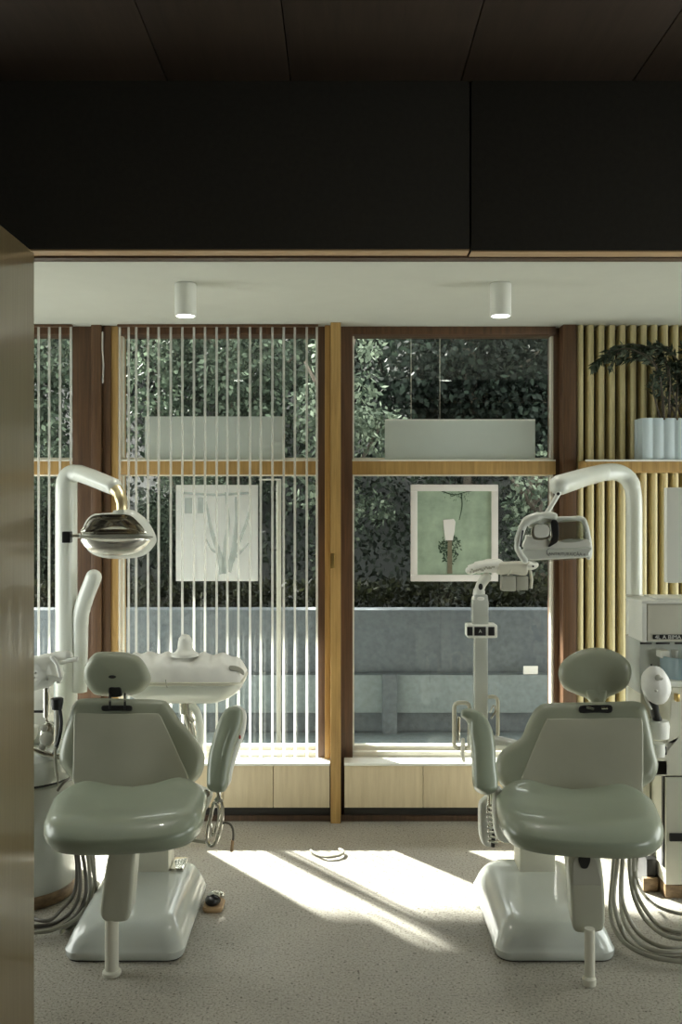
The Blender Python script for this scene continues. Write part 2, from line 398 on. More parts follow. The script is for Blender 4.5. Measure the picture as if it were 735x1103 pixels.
# low cabinets under the windows
def cabinet(lab, x0, x1, splits):
    r = thing('low_cabinet', lab, 'cabinet', ((x0 + x1) / 2, 4.6, 0))
    zb, zt = wz(870, YF), wz(825, YF)
    MB().box(x0 + .004, x1 - .004, YF + .019, 4.655, zb, zt - .002).build('carcass', M['maple'], r)
    xs = [x0] + splits + [x1]
    for a, b in zip(xs, xs[1:]): MB().box(a + .0015, b - .0015, YF, YF + .018, zb, zt, .0015).build('door', M['maple'], r)
    MB().box(x0 - .0, x1 + .0, YF + .045, 4.655, 0, zb - .001).build('plinth', M['plinth'], r)
    MB().box(x0 + .0, x1 - .0, YF - .006, 4.655, zt + .001, SILL, .003).build('worktop', M['shell'], r)
cabinet('low pale veneer cabinet under the window with white blind rods', wx(119, YF), wx(355.5, YF), [wx(241, YF), wx(294.5, YF)])
cabinet('low pale veneer cabinet under the clear window', wx(371, YF), wx(606, YF), [wx(456, YF), wx(541, YF)])
cabinet('low pale veneer cabinet under the narrow window by the sliding panel', XL + .01, wx(78, YF) , [-1.9, -1.6])
struct('baseboard_window', MB().box(XL, wx(606, YF), YF + .035, YF + .044, 0, .028), M['walnut'], 'dark strip along the foot of the low cabinets', 'baseboard')

# vertical blinds
def blind(lab, pxs, x0, x1, grp=None):
    r = thing('vertical_blind', lab, 'blind', ((x0 + x1) / 2, 4.555, SILL))
    MB().box(x0, x1, 4.54, 4.57, CEIL - .012, CEIL - .001, .002).build('head_track', M['teak'], r)
    for p in pxs:
        x = wx(p, 4.555)
        m = MB(); m.box(x - .0058, x + .0058, 4.551, 4.559, SILL + .002, CEIL - .01, .003, 2)
        m.build('slat', M['rod'], r)
blind('row of thin white vertical blind rods across the wide window', [129, 138.7, 146.8, 159.5, 171, 184, 196.5, 209, 221, 233.5, 245, 257, 269.4, 281, 293.6, 305.8, 317.8, 330.6, 341.5], wx(127, 4.555), wx(343, 4.555))
blind('few thin white vertical blind rods across the narrow window', [29.5, 41.6, 53, 64.7, 76.4], -1.75, wx(78, 4.555))
pc = thing('pull_cord', 'short white pull cord hanging on the dark timber post', 'cord', P(110.5, 360, 4.555))
MB().tube([P(110.5, 358, 4.55), P(110.4, 375, 4.552), P(111.5, 393, 4.552), P(110.8, 412, 4.555)], .004, 8, True, True).build('cord', M['rod'], pc)

# slatted screen
sc = thing('slatted_screen', 'screen of pale vertical timber battens over a dark wall', 'screen', (wx(680, 4.6), 4.6, 0))
x = wx(623, 4.55); k = 0
while x < XR - .05:
    m = MB(); prof = []
    w, d = .031, .07
    ringp = [(0, d), (0, .016), (.003, .007), (.009, .002), (.0155, 0), (.022, .002), (.028, .007), (.031, .016), (.031, d)]
    m.rings([[Vector((x + a, 4.555 + b, z)) for a, b in ringp] for z in (0.0, CEIL - .001)])
    m.build('batten', M['batten'], sc); x += .0521
MB().box(wx(622, 4.63), XR, 4.626, 4.66, .6, .66).build('cross_rail', M['walnut'], sc)
MB().box(wx(622, 4.63), XR, 4.626, 4.66, 2.2, 2.26).build('cross_rail', M['walnut'], sc)

# shelf + planter
SD = 4.40
sh = thing('wall_shelf', 'slim timber shelf with a white edge across the pale battens', 'shelf', (wx(690, SD), 4.5, wz(502, SD)))
MB().box(wx(632, SD), XR, SD, 4.553, wz(508.5, SD), wz(497.2, SD), .002).build('shelf_board', M['oak'], sh)
MB().box(wx(631, SD), XR, SD - .003, SD + .008, wz(497, SD), wz(495, SD), .001).build('edge_strip', M['shell'], sh)
MB().box(wx(631, SD), XR, SD + .008, 4.553, wz(497, SD), wz(496, SD)).build('shelf_top', M['oak'], sh)
pl = thing('potted_plant', 'drooping dark leafy plant in a white fluted planter on the shelf', 'plant', (wx(722, 4.47), 4.47, wz(495, SD)))
zp0, zp1 = wz(495, SD) + .001, wz(450, SD)
m = MB(); x0, x1 = wx(693, SD), wx(776, SD)
n = 64; o_, i_ = [], []
def fl(t):  # fluted rectangle outline
    L = 2 * (x1 - x0) + 2 * .11; s = t * L
    for (ax, ay, bx_, by_) in ((x0, 4.415, x1, 4.415), (x1, 4.415, x1, 4.525), (x1, 4.525, x0, 4.525), (x0, 4.525, x0, 4.415)):
        l = abs(bx_ - ax) + abs(by_ - ay)
        if s <= l: return Vector((ax + (bx_ - ax) * s / l, ay + (by_ - ay) * s / l, 0)), Vector((by_ - ay, -(bx_ - ax), 0)).normalized(), s
        s -= l
    return Vector((x0, 4.415, 0)), Vector((0, -1, 0)), 0
K = 240; A = []
for k in range(K):
    p, nn, s = fl(k / K); A.append(p + nn * (.008 * abs(math.sin(PI * s / .052))))
m.rings([[Vector((p.x, p.y, zp0)) for p in A], [Vector((p.x, p.y, zp1)) for p in A], [Vector((p.x * .96 + .04 * (x0 + x1) / 2, p.y * .9 + .447, zp1)) for p in A], [Vector((p.x * .96 + .04 * (x0 + x1) / 2, p.y * .9 + .447, zp1 - .03)) for p in A]])
m.build('planter', M['planter'], pl, 60)
rng = random.Random(4)
stem, leaf = MB(), MB()
def leafq(bm, p, d, L, W, nrm):
    d = d.normalized(); w = d.cross(nrm).normalized() * W
    a = bm.verts.new(p); b = bm.verts.new(p + d * L * .45 + w); c = bm.verts.new(p + d * L); e = bm.verts.new(p + d * L * .45 - w)
    bm.faces.new((a, b, c)); bm.faces.new((a, c, e))
def rv(r): return Vector((r.uniform(-1, 1), r.uniform(-1, 1), r.uniform(-1, 1)))
brs = []
for (pts, nl) in (([(716, 452), (714, 425), (708, 398), (690, 380), (668, 376), (645, 388)], 60), ([(722, 452), (720, 415), (716, 385), (702, 376), (684, 377)], 60),
                  ([(728, 452), (730, 410), (724, 378), (710, 372)], 60), ([(735, 452), (742, 400), (738, 372)], 60), ([(712, 452), (706, 430), (703, 415), (708, 400)], 50),
                  ([(730, 452), (722, 435), (712, 420), (716, 400)], 60), ([(745, 452), (738, 420), (728, 395)], 60), ([(720, 452), (728, 428), (735, 405)], 60), ([(704, 386), (690, 372), (672, 372), (655, 378)], 50), ([(752, 452), (760, 410), (765, 375)], 50), ([(714, 452), (712, 412), (700, 384), (672, 380), (648, 386), (640, 396)], 90), ([(720, 452), (722, 412), (716, 390), (690, 386), (664, 388), (655, 398)], 90), ([(735, 452), (726, 425), (722, 405), (728, 392)], 90), ([(725, 452), (735, 428), (742, 410), (738, 392)], 90), ([(740, 400), (722, 380), (700, 374), (680, 374)], 70)):
    d0 = 4.45 + rng.uniform(-.03, .03)
    cp = crv([P(a, b, d0 + rng.uniform(-.05, .04)) for a, b in pts], 8, False)
    stem.tube(cp, [.0035 * (1 - .6 * i / len(cp)) + .001 for i in range(len(cp))], 6)
    for q in range(nl):
        i = rng.randrange(int(len(cp) * .35), len(cp) - 1)
        d = (cp[i + 1] - cp[i]).normalized() + rv(rng) * .9 + Vector((0, 0, -.5))
        leafq(leaf.bm, cp[i], d, rng.uniform(.03, .06), rng.uniform(.005, .010), rv(rng))
stem.build('stems', M['bark'], pl); leaf.build('foliage', M['leaf_house'], pl, 0, False)

# ------------------------------------------------------------------ hung pictures and acrylic panels
def slab(mb, px0, py0, px1, py1, D, t, bev=.002): return mb.box(wx(px0, D), wx(px1, D), D, D + t, wz(py1, D), wz(py0, D), bev)
a1 = thing('acrylic_sign_panel', 'long frosted panel standing on the transom behind the white blind rods', 'panel', P(230, 493, 4.63))
slab(MB(), 156, 448.5, 305.5, 494.9, 4.632, .006).build('panel_sheet', M['acrylic'], a1)
a2 = thing('acrylic_sign_panel', 'long frosted panel standing on the transom of the clear window', 'panel', P(496, 493, 4.63))
slab(MB(), 414.8, 452.5, 576.8, 494.9, 4.632, .006).build('panel_sheet', M['acrylic'], a2)
m = MB(); slab(m, 414.8, 451.6, 576.8, 453, 4.63, .008, 0); m.build('panel_edge', M['shell'], a2)
for px in (443, 474): MB().tube([P(px, 453, 4.634), P(px, 364, 4.634)], .0016, 6).build('hanging_wire', M['chrome'], a2)
d = 4.632
p1 = thing('hung_poster', 'pale translucent poster with faint grey tree branches behind the blind rods', 'poster', P(233, 625, d))
slab(MB(), 189.5, 522.3, 278, 626, d, .004).build('poster_sheet', M['paper'], p1)
m = MB()
def flat(mb, pts, D, t=.0008):
    pp = [P(a, b, D) for a, b in pts]; back = [p + Vector((0, t, 0)) for p in pp]
    mb.rings([pp, back]); return mb
def stroke(mb, pts, w0, w1, D):
    cp = crv([P(a, b, D) for a, b in pts], 6, False); n = len(cp)
    L, R = [], []
    for i in range(n):
        t = (cp[min(i + 1, n - 1)] - cp[max(i - 1, 0)]).normalized(); q = Vector((-t.z, 0, t.x)); w = (w0 + (w1 - w0) * i / (n - 1)) / 2
        L.append(cp[i] + q * w); R.append(cp[i] - q * w)
    b = Vector((0, .0006, 0))
    mb.rings([[l, r, r + b, l + b] for l, r in zip(L, R)])
for a, b in (((199, 536), (207, 553)), ((213, 536), (219, 553))): flat(m, [a, (b[0], a[1]), b, (a[0], b[1])], d - .001)
for pts, w0, w1 in (([(240, 618), (236, 596), (228, 572), (222, 540)], .035, .008), ([(242, 618), (243, 590), (246, 560), (243, 530)], .03, .008), ([(246, 616), (252, 590), (255, 560), (254, 535)], .03, .01),
                    ([(250, 605), (259, 580), (268, 555), (270, 530)], .02, .006), ([(254, 600), (262, 592), (268, 585)], .016, .004), ([(236, 596), (228, 592), (222, 580)], .014, .004), ([(196, 531), (230, 533), (270, 531)], .012, .012)):
    stroke(m, pts, w0, w1, d - .001)
m.build('printed_tree', M['print_grey'], p1)
p2 = thing('hung_picture', 'white framed green picture of a white lamp shade and dark foliage on the clear window', 'picture', P(490, 626, d))
m = MB()
X0, X1, Z0, Z1 = 442.8, 537, 522, 626.3; fw = 7
slab(m, X0, Z0, X1, Z0 + fw, d - .012, .016); slab(m, X0, Z1 - fw, X1, Z1, d - .012, .016)
slab(m, X0, Z0 + fw, X0 + fw, Z1 - fw, d - .012, .016); slab(m, X1 - fw, Z0 + fw, X1, Z1 - fw, d - .012, .016)
m.build('frame', M['print_white'], p2)
slab(MB(), X0 + 4, Z0 + 4, X1 - 4, Z1 - 4, d, .004, 0).build('print_sheet', M['print_green'], p2)
m = MB(); flat(m, [(477.5, 560), (489, 559), (491, 562), (490, 572), (488, 582), (480, 582), (478.5, 571)], d - .003); m.build('printed_lamp_shade', M['print_white'], p2)
m = MB(); flat(m, [(482.5, 580), (487, 580), (487.5, 618), (482, 618)], d - .002); m.build('printed_stem', M['print_brown'], p2)
m = MB(); rng = random.Random(8)
for q in range(150):
    a = rng.uniform(0, 2 * PI); rr = math.sqrt(rng.random())
    cx, cy = 484.5 + 11 * rr * math.cos(a), 591 + 15 * rr * math.sin(a)
    t = rng.uniform(0, 2 * PI); L = rng.uniform(2, 5)
    flat(m, [(cx, cy), (cx + L * .5 * math.cos(t + .4), cy + L * .5 * math.sin(t + .4)), (cx + L * math.cos(t), cy + L * math.sin(t)), (cx + L * .5 * math.cos(t - .4), cy + L * .5 * math.sin(t - .4))], d - .0012 - q * .000002, .0003)
for q in range(40):
    cx, cy = rng.uniform(478, 505), rng.gauss(533, 3); t = rng.uniform(0, 2 * PI); L = rng.uniform(2, 4)
    flat(m, [(cx, cy), (cx + L * .5 * math.cos(t + .3), cy + L * .5 * math.sin(t + .3)), (cx + L * math.cos(t), cy + L * math.sin(t))], d - .0012 - q * .000002, .0003)
stroke(m, [(476, 529), (490, 533), (502, 530), (520, 527)], .006, .003, d - .0012); stroke(m, [(497, 531), (498, 545), (495, 560)], .006, .003, d - .0012)
m.build('printed_foliage', M['print_dark'], p2, 0, False)

# ------------------------------------------------------------------ ceiling lights
for px, lab in ((200, 'white cylinder downlight in front of the blind rods'), (539.5, 'white cylinder downlight in front of the clear window')):
    D = 3.72; c = Vector((wx(px, D), D, CEIL))
    r = thing('ceiling_light', lab, 'light', c)
    MB().lathe([(.041, -.0005), (.0425, -.003), (.0425, -.126), (.0415, -.130), (.036, -.130), (.036, -.122)], c, seg=40).build('can', M['shell'], r)
    MB().lathe([(.0355, -.1215), (.0355, -.1265), (.030, -.128)], c, seg=32).build('diffuser', M['lampglow'], r)
    l = bpy.data.lights.new('downlight', 'SPOT'); l.energy = 9; l.spot_size = 1.9; l.spot_blend = .6; l.shadow_soft_size = .03; l.color = (1, .95, .86)
    lo = bpy.data.objects.new('downlight', l); COL.objects.link(lo); lo.location = c + Vector((0, 0, -.14))

# ------------------------------------------------------------------ dental chairs
def rrect(cx, cy, hx, hy, r, z, yaw=0, k=6, tap=1.0):
    pts = []
    for sx, sy, a0 in ((1, 1, 0), (-1, 1, 90), (-1, -1, 180), (1, -1, 270)):
        for j in range(k + 1):
            a = math.radians(a0 + 90 * j / k)
            x = sx * (hx - r) + r * math.cos(a); y = sy * (hy - r) + r * math.sin(a)
            x *= (1 + (tap - 1) * (y / hy + 1) / 2)
            pts.append(Vector((cx + x * math.cos(yaw) - y * math.sin(yaw), cy + x * math.sin(yaw) + y * math.cos(yaw), z)))
    return pts
def chair_base(r, cx, m):
    y0, y1 = 3.13, 3.74
    R = []
    def lay(h, ins, rad):
        cyc = (y0 + y1) / 2; p = rrect(cx, cyc, .205 - ins, (y1 - y0) / 2 - ins, rad, 0, 0, 8)
        for v in p:
            t = (v.y - y0) / (y1 - y0); v.z = h * (1 + .35 * t)
        return p
    for h, ins, rad in ((.004, .006, .05), (.012, .001, .055), (.030, .0, .055), (.034, .004, .055), (.050, .010, .06), (.075, .022, .065), (.093, .036, .07), (.104, .052, .07), (.109, .070, .065), (.110, .095, .05)): R.append(lay(h, ins, rad))
    MB().rings(R).build('base_cover', m, r, 50)
    MB().rings([rrect(cx, 3.435, .197, .297, .05, .0), rrect(cx, 3.435, .197, .297, .05, .005)]).build('floor_gasket', M['black'], r)
def seat(mb, cx, cy, hw, hd, z0, yaw):
    K = 72; R = []
    def H(u, v):   # u across -1..1, v front -1 .. back 1
        h = -.030 * max(0, -v - .45) ** 2 * 3.6 - .007 * math.exp(-((v + .12) / .25) ** 2) * max(0, 1 - u * u) - .008 * max(0, 1 - u * u) * max(0, v + .3)
        h += .030 * max(0, v - .45) * math.exp(-((abs(u) - .62) / .28) ** 2) * 1.8
        h -= .012 * math.exp(-(u / .3) ** 2) * max(0, v - .3)
        return h
    for s, dz in ((.10, -.103), (.55, -.105), (.84, -.101), (.92, -.092), (.975, -.074), (1.0, -.052), (.996, -.034), (.97, -.017), (.92, -.006), (.86, 0), (.75, .002), (.6, .001), (.45, -.001), (.3, -.003), (.12, -.004)):
        ring = []
        for k in range(K):
            a = 2 * PI * k / K; c, sn = math.cos(a), math.sin(a)
            e = 2 / 4.2
            u = math.copysign(abs(c) ** e, c) * s; v = math.copysign(abs(sn) ** e, sn) * s
            wsc = 1 + .07 * (v + 1) / 2 - .03 * (1 - v) * .5
            x, y = u * hw * wsc, v * hd - .02 * (1 - u * u) * (v < 0) * abs(v)
            top = max(0, min(1, (dz + .045) / .04))
            z = z0 + dz + H(u, v) * top + (.002 * (v > 0) * v)
            ring.append(Vector((cx + x * math.cos(yaw) - y * math.sin(yaw), cy + x * math.sin(yaw) + y * math.cos(yaw), z)))
        R.append(ring)
    return mb.rings(R)
def frame3(yaw, tilt):
    return Vector((math.sin(yaw) * math.cos(tilt), -math.cos(yaw) * math.cos(tilt), math.sin(tilt)))

def pts_on(L, p0, n, k=8): return crv([ON(a, b, p0, n) for a, b in L], k)

def outl(name, L, p0, n, thick, r, m, root, dome=0.0, back=0.0, k=8):
    return MB().pillow(pts_on(L, p0, n, k), n, thick, r, dome, back).build(name, m, root, 50)

# ---- chair before the blind rods
c1 = thing('dental_chair', 'sage green dental chair with a rounded box headrest before the blind rods', 'dental chair', (-.735, 3.45, 0))
chair_base(c1, -.735, M['base'])
MB().box(-.80, -.655, 3.56, 3.68, .10, .44, .012).build('lift_column', M['ivory'], c1)
MB().box(-.652, -.60, 3.56, 3.68, .125, .15, .006).build('lift_plate', M['chrome'], c1)
MB().rings([rrect(-.735, 3.27, .19, .2, .06, .425, .1), rrect(-.735, 3.27, .22, .23, .07, .455, .1), rrect(-.735, 3.27, .225, .235, .07, .47, .1)]).build('seat_pan', M['ivory'], c1)
seat(MB(), -.730, 3.19, .262, .245, .526, .13).build('seat', M['sage'], c1, 60)
n = frame3(.14, .42); p0 = P(141, 855, 3.47)
outl('backrest', [(86, 751), (112, 750), (142, 751), (173, 752), (182, 757), (193, 773), (207, 789), (219, 808), (220.5, 820), (216, 834), (205, 845), (190, 862), (140, 868), (98, 862), (80, 842), (66, 825), (62.5, 813), (66, 794), (74, 768), (78, 757)], p0, n, .075, .036, M['sagegrey'], c1, .0, .02)
outl('backrest_panel', [(82, 768.6), (90, 768), (125, 768.5), (165, 768), (172, 770), (177, 779), (192, 812), (204, 842), (196, 858), (140, 868), (92, 858), (79, 842), (78.5, 825), (79, 795), (79.5, 773)], p0 + n * .006, n, .02, .006, M['panel'], c1, .004)
nh = frame3(.1, .12); ph = P(125, 728, 3.72)
outl('headrest', [(101, 704), (118, 702.3), (137, 703.5), (151, 710), (160.5, 726), (161, 735), (153, 745), (139, 750), (120, 750.5), (103, 749.5), (94, 742), (88.5, 730), (90.5, 717)], ph, nh, .075, .036, M['sagegrey'], c1, .006, .01)
m = MB(); q = ON(121, 729, ph, nh); m.ell(q + nh * .004, .016, .006, .007); m.build('headrest_button', M['black'], c1)
outl('headrest_bracket', [(117.5, 741), (124, 740.5), (130, 741), (131.5, 749), (127, 751), (120, 751), (117, 748)], ph + nh * .006, nh, .02, .004, M['black'], c1, k=4)
for px in (118.5, 134.5):
    MB().tube([ON(px, 747, ph - nh * .02, nh), ON(px, 757, p0 + n * .012, n), ON(px, 764, p0 + n * .012, n)], .0045, 8).build('headrest_stay', M['black'], c1)
outl('bracket_bar', [(110, 760), (118, 759.5), (132, 759.5), (141.5, 760), (141.5, 765), (132, 765), (118, 765), (110, 765)], p0 + n * .012, n, .03, .004, M['black'], c1, k=3)
na = frame3(-.15, .5); pa = P(240, 830, 3.36)
outl('armrest', [(250, 758.5), (256, 760), (259.5, 766), (257.5, 783), (249.5, 807), (245, 829), (243.6, 842), (239.5, 850), (232, 851.5), (225, 850), (221, 843), (222.5, 816), (227, 796), (235, 772), (243, 761)], pa, na, .06, .029, M['sage'], c1, .004)
outl('armrest_shell', [(252, 759), (260, 761), (264.5, 768), (263, 786), (256.5, 806), (250, 828), (247, 842), (241, 848), (234, 846), (230, 838), (234, 800), (244, 768)], pa - na * .045, na, .03, .012, M['shell'], c1)
m = MB(); m.ell(ON(258.5, 794, pa - na * .045, na), .004, .004, .008); m.build('armrest_button', M['red'], c1)
# arm support with chrome loops
y = 3.40
m = MB(); m.tube([P(236, 846, y + .02), P(236, 862, y), P(230, 868, y)], .010, 10)
m.tube(crv([P(232, 862, y), P(239, 864, y), (P(239, 885, y)), P(233, 907, y), P(226, 911, y), P(223, 903, y), P(225, 888, y)], 8), .0065, 8)
m.tube(crv([P(231, 866, y - .02), P(236, 872, y - .02), P(234, 890, y - .02), P(229, 900, y - .02), P(227, 885, y - .02)], 8), .005, 8)
m.build('arm_support', M['chrome'], c1)
outl('arm_bracket', [(206, 846), (219, 850), (228, 855), (226, 866), (216, 884), (208, 902), (201, 908), (200, 900), (209, 876), (213, 862)], P(212, 870, 3.42), frame3(0, 0), .04, .012, M['shell'], c1)
m = MB(); m.tube(crv([P(206, 904, 3.5), P(214, 882, 3.47), P(220, 866, 3.45)], 5, False), .012, 10); m.tube([P(207, 905, 3.46), P(222, 907, 3.44)], .007, 8); m.build('arm_strut', M['greypl'], c1)
m = MB(); m.lathe([(.012, 0), (.014, .004), (.014, .012), (.009, .014)], P(222.5, 854, 3.40), (0, -1, .1), 20); m.build('arm_pivot', M['chrome'], c1)
m = MB(); m.tube(crv([P(238, 888, y), P(243, 886, y), P(249, 889, y), P(251.5, 898, y), P(250, 914, y)], 8, False), .0042, 8, False, True); m.build('saliva_tube', M['darkhose'], c1)
m = MB(); m.tube([P(250.6, 906, y), P(249.8, 916, y)], .0058, 8, True, True); m.build('tube_tip', M['tan'], c1)
# leg rest
n0 = frame3(.03, -.05); pL = P(127, 950, 3.02)
outl('leg_rest', [(121, 908), (132, 907), (144, 908), (145.8, 916), (144, 940), (141, 975), (139, 989), (133, 994), (115, 994), (108.5, 989), (107.5, 980), (109.5, 962), (113, 938), (118, 914)], pL, n0, .11, .014, M['legplastic'], c1, .002, k=6)
m = MB(); m.tube([P(120.5, 985, 3.05), P(120.5, 1048, 3.05)], .0225, 20); m.build('leg_post', M['ivory'], c1)
m = MB(); m.lathe([(.029, 0), (.031, .004), (.030, .012), (.024, .017)], (P(120.5, 0, 3.05).x, 3.05, 0.001), seg=28); m.build('leg_foot', M['ivory'], c1)

# ---- chair before the clear window
c2 = thing('dental_chair', 'sage green dental chair with a mushroom shaped headrest before the clear window', 'dental chair', (.737, 3.45, 0))
chair_base(c2, .737, M['base'])
MB().box(.69, .83, 3.56, 3.68, .10, .44, .012).build('lift_column', M['ivory'], c2)
MB().rings([rrect(.80, 3.27, .20, .2, .06, .425, -.16), rrect(.80, 3.27, .225, .23, .07, .455, -.16), rrect(.80, 3.27, .23, .235, .07, .47, -.16)]).build('seat_pan', M['ivory'], c2)
seat(MB(), .815, 3.175, .266, .245, .522, -.16).build('seat', M['sage'], c2, 60)
n = frame3(-.16, .42); p0 = P(622, 855, 3.47)
outl('backrest', [(579, 760), (591, 755.5), (626, 754.6), (660, 754), (686, 753.5), (697, 760), (702, 779), (707.5, 807), (711, 824), (706, 838), (694, 848), (690, 864), (640, 872), (580, 866), (556, 856), (541, 845), (535, 833), (535, 818), (542, 806), (561, 793), (568, 778), (572.5, 769)], p0, n, .075, .036, M['sagegrey'], c2, 0, .02)
outl('backrest_panel', [(588, 777), (595, 774), (640, 773.5), (686, 773.3), (692.5, 776), (693.5, 800), (693, 842), (688, 858), (640, 870), (590, 864), (557, 852), (561, 840), (573, 811)], p0 + n * .006, n, .02, .006, M['panel'], c2, .004)
nh = frame3(-.1, .12); ph = P(643, 728, 3.72)
outl('headrest', [(603, 727), (607, 714), (622, 702.7), (643, 697.8), (663, 701.5), (677.5, 711), (682.3, 723), (678.5, 738), (668, 747), (657, 752), (652, 759), (648, 763), (642, 763), (638.5, 759), (634, 753.5), (622, 748.5), (608.5, 741)], ph, nh, .07, .033, M['sagegrey'], c2, .006, .01)
outl('bracket_bar', [(625.5, 760), (640, 759), (646, 759), (659, 759.5), (659, 767), (646, 767), (640, 767), (625.5, 767)], p0 + n * .012, n, .03, .004, M['black'], c2, k=3)
outl('headrest_stem', [(631, 744), (643, 741), (655, 744), (652, 755), (648.5, 763), (642, 763), (637.5, 757)], ph + nh * .003, nh, .03, .012, M['sagegrey'], c2, k=5)
m = MB(); m.tube([ON(643, 752, ph - nh * .04, nh), ON(643, 764, p0 + n * .0, n), ON(643, 780, p0 - n * .03, n)], .011, 12); m.build('headrest_stay', M['chrome'], c2)
MB().tube([ON(632, 762, p0 + n * .016, n), ON(640, 764, p0 + n * .016, n)], .004, 8).build('bracket_pin', M['chrome'], c2)
MB().tube([ON(648, 763, p0 + n * .016, n), ON(655, 763, p0 + n * .016, n)], .004, 8).build('bracket_pin', M['chrome'], c2)
na = frame3(.2, .5); pa = P(520, 830, 3.36)
CL = [(497.5, 767.5, 2.5), (499, 768, 4.5), (507, 771, 7.5), (514, 778, 10.5), (518, 790, 13), (520.5, 805, 13), (521.5, 825, 12.6), (523, 842, 13.2), (524.5, 849, 11.5), (525.2, 853.5, 7.5), (525.5, 856, 2)]
cc = crv([ON(a, b, pa - na * .03, na) for a, b, w_ in CL], 5, False); ww = [v.x for v in crv([(w_, 0, 0) for a, b, w_ in CL], 5, False)]
R = []
for k_, c_ in enumerate(cc):
    t_ = (cc[min(k_ + 1, len(cc) - 1)] - cc[max(k_ - 1, 0)]).normalized(); q_ = na.cross(t_).normalized(); w_ = ww[k_] * .00345; h_ = min(w_, .034)
    ring = []
    for a_ in range(28):
        a_ = 2 * PI * a_ / 28; e_ = .75
        ring.append(c_ + q_ * w_ * math.copysign(abs(math.cos(a_)) ** e_, math.cos(a_)) + na * h_ * math.copysign(abs(math.sin(a_)) ** e_, math.sin(a_)))
    R.append(ring)
MB().rings(R).build('armrest', M['sage'], c2, 60)
m = MB(); y = 3.42
m.tube([P(528, 853, y + .01), P(528, 866, y), P(526, 872, y)], .010, 10); m.build('arm_support', M['chrome'], c2)
outl('arm_bracket', [(524, 860), (530, 857), (534, 864), (538, 880), (537, 896), (533, 910), (524, 912), (519, 900), (518, 880), (519, 866)], P(528, 885, 3.44), frame3(.3, 0), .03, .008, M['shell'], c2)
m = MB()
for i in range(8):
    q = P(529.5 + .3 * i, 870 + i * 5.2, 3.40); m.tube([q + Vector((-.014, -.002, .003)), q + Vector((.014, .0, -.003))], .006, 8, True, True)
m.build('hinge_link', M['chrome'], c2)
m = MB(); m.tube([P(531, 868, 3.405), P(533, 890, 3.405), P(531, 912, 3.405)], .008, 8); m.build('hinge_spine', M['black'], c2)
outl('seat_side_cover', [(536, 852), (541, 848), (546, 862), (552, 885), (560, 900), (556, 908), (544, 908), (537, 900), (534, 875)], P(545, 880, 3.36), frame3(.5, 0), .03, .012, M['shell'], c2)
outl('cover_slot', [(545, 893), (547, 892), (552, 900), (551, 902)], P(545, 880, 3.36) + frame3(.5, 0) * .002, frame3(.5, 0), .004, .001, M['black'], c2, k=3)
n0 = frame3(-.12, -.05); pL = P(634, 970, 3.02)
outl('leg_rest', [(615, 920), (630, 918), (645, 920), (651, 950), (652.5, 985), (651, 1000), (645, 1005), (625, 1006), (618, 1001), (616, 985), (614, 955), (612, 935)], pL, n0, .11, .014, M['legplastic'], c2, .002, k=6)
outl('leg_rest_recess', [(619, 925), (628, 923), (641, 925), (646, 940), (648.5, 953), (640, 953.5), (625, 953.5), (618, 953), (617, 940)], pL + n0 * .0025, n0, .006, .002, M['greypl'], c2, k=6)
outl('leg_rest_pivot', [(624, 924), (636, 924), (634, 934), (630, 936), (626, 934)], pL + n0 * .006, n0, .008, .002, M['black'], c2, k=5)
m = MB(); m.tube([P(635.5, 1000, 2.99), P(635.5, 1058, 2.99)], .0165, 20); m.build('leg_post', M['ivory'], c2)
m = MB(); m.lathe([(.0205, 0), (.0215, .003), (.0215, .022), (.018, .026)], (P(635, 0, 2.985).x, 2.985, 0.001), seg=28); m.build('leg_foot', M['ivory'], c2)

# ------------------------------------------------------------------ foot controls
fc = thing('foot_control', 'small black and chrome foot pedal on the floor beside the chair base', 'pedal', (-.50, 3.56, 0))
m = MB(); m.rings([rrect(-.482, 3.56, .036, .05, .02, .001), rrect(-.482, 3.56, .039, .053, .02, .012), rrect(-.482, 3.56, .036, .05, .02, .018)]); m.build('rubber_foot', M['tan'], fc)
m = MB(); m.ell((-.486, 3.56, .03), .03, .04, .02); m.build('pedal_body', M['black'], fc)
m = MB(); m.tube([(-.495, 3.56, .05), (-.48, 3.55, .062), (-.455, 3.545, .055)], .01, 10, True, True); m.ell((-.452, 3.545, .054), .014, .014, .014); m.build('pedal_lever', M['chrome'], fc)
fc2 = thing('foot_pedal', 'small white foot switch peeping out by the chair base in the sunlight', 'pedal', (.545, 3.62, 0))
m = MB(); m.rings([rrect(.55, 3.58, .03, .022, .01, .001, .6), rrect(.55, 3.58, .03, .022, .01, .012, .6), rrect(.55, 3.58, .025, .017, .008, .018, .6)]); m.build('switch_body', M['shell'], fc2)

# ------------------------------------------------------------------ overhead lamps
D = 3.95
l1 = thing('overhead_lamp', 'white pole dental lamp with a chrome lemon shaped head', 'dental lamp', (wx(71.5, D), D, 0))
pth = [P(71.5, 945, D), P(71.5, 800, D), P(71.5, 640, D), P(71.5, 535, D)] + crv([P(71.5, 528, D), P(72.5, 517, D), P(77.5, 510.5, D - .01), P(86, 510, D - .03)], 6, False) + [P(100, 515, D - .1), P(122, 524, D - .25)]
pth[0].z = .002
rad = [.0455] * 4 + [.0455, .0455, .045, .045, .0445, .044, .0435, .043, .0425, .042, .041, .040, .039, .038, .037, .036, .036, .036, .036][: len(pth) - 6] + [.036, .034]
MB().tube(pth, rad[:len(pth)], 24, False, True).build('pole', M['white'], l1)
MB().tube(crv([P(85, 745, D), P(86, 700, D), P(87, 665, D - .01), P(92, 645, D - .03), P(101, 622, D - .05)], 6, False), .034, 20, False, True).build('branch_arm', M['white'], l1)
Dh = 3.66
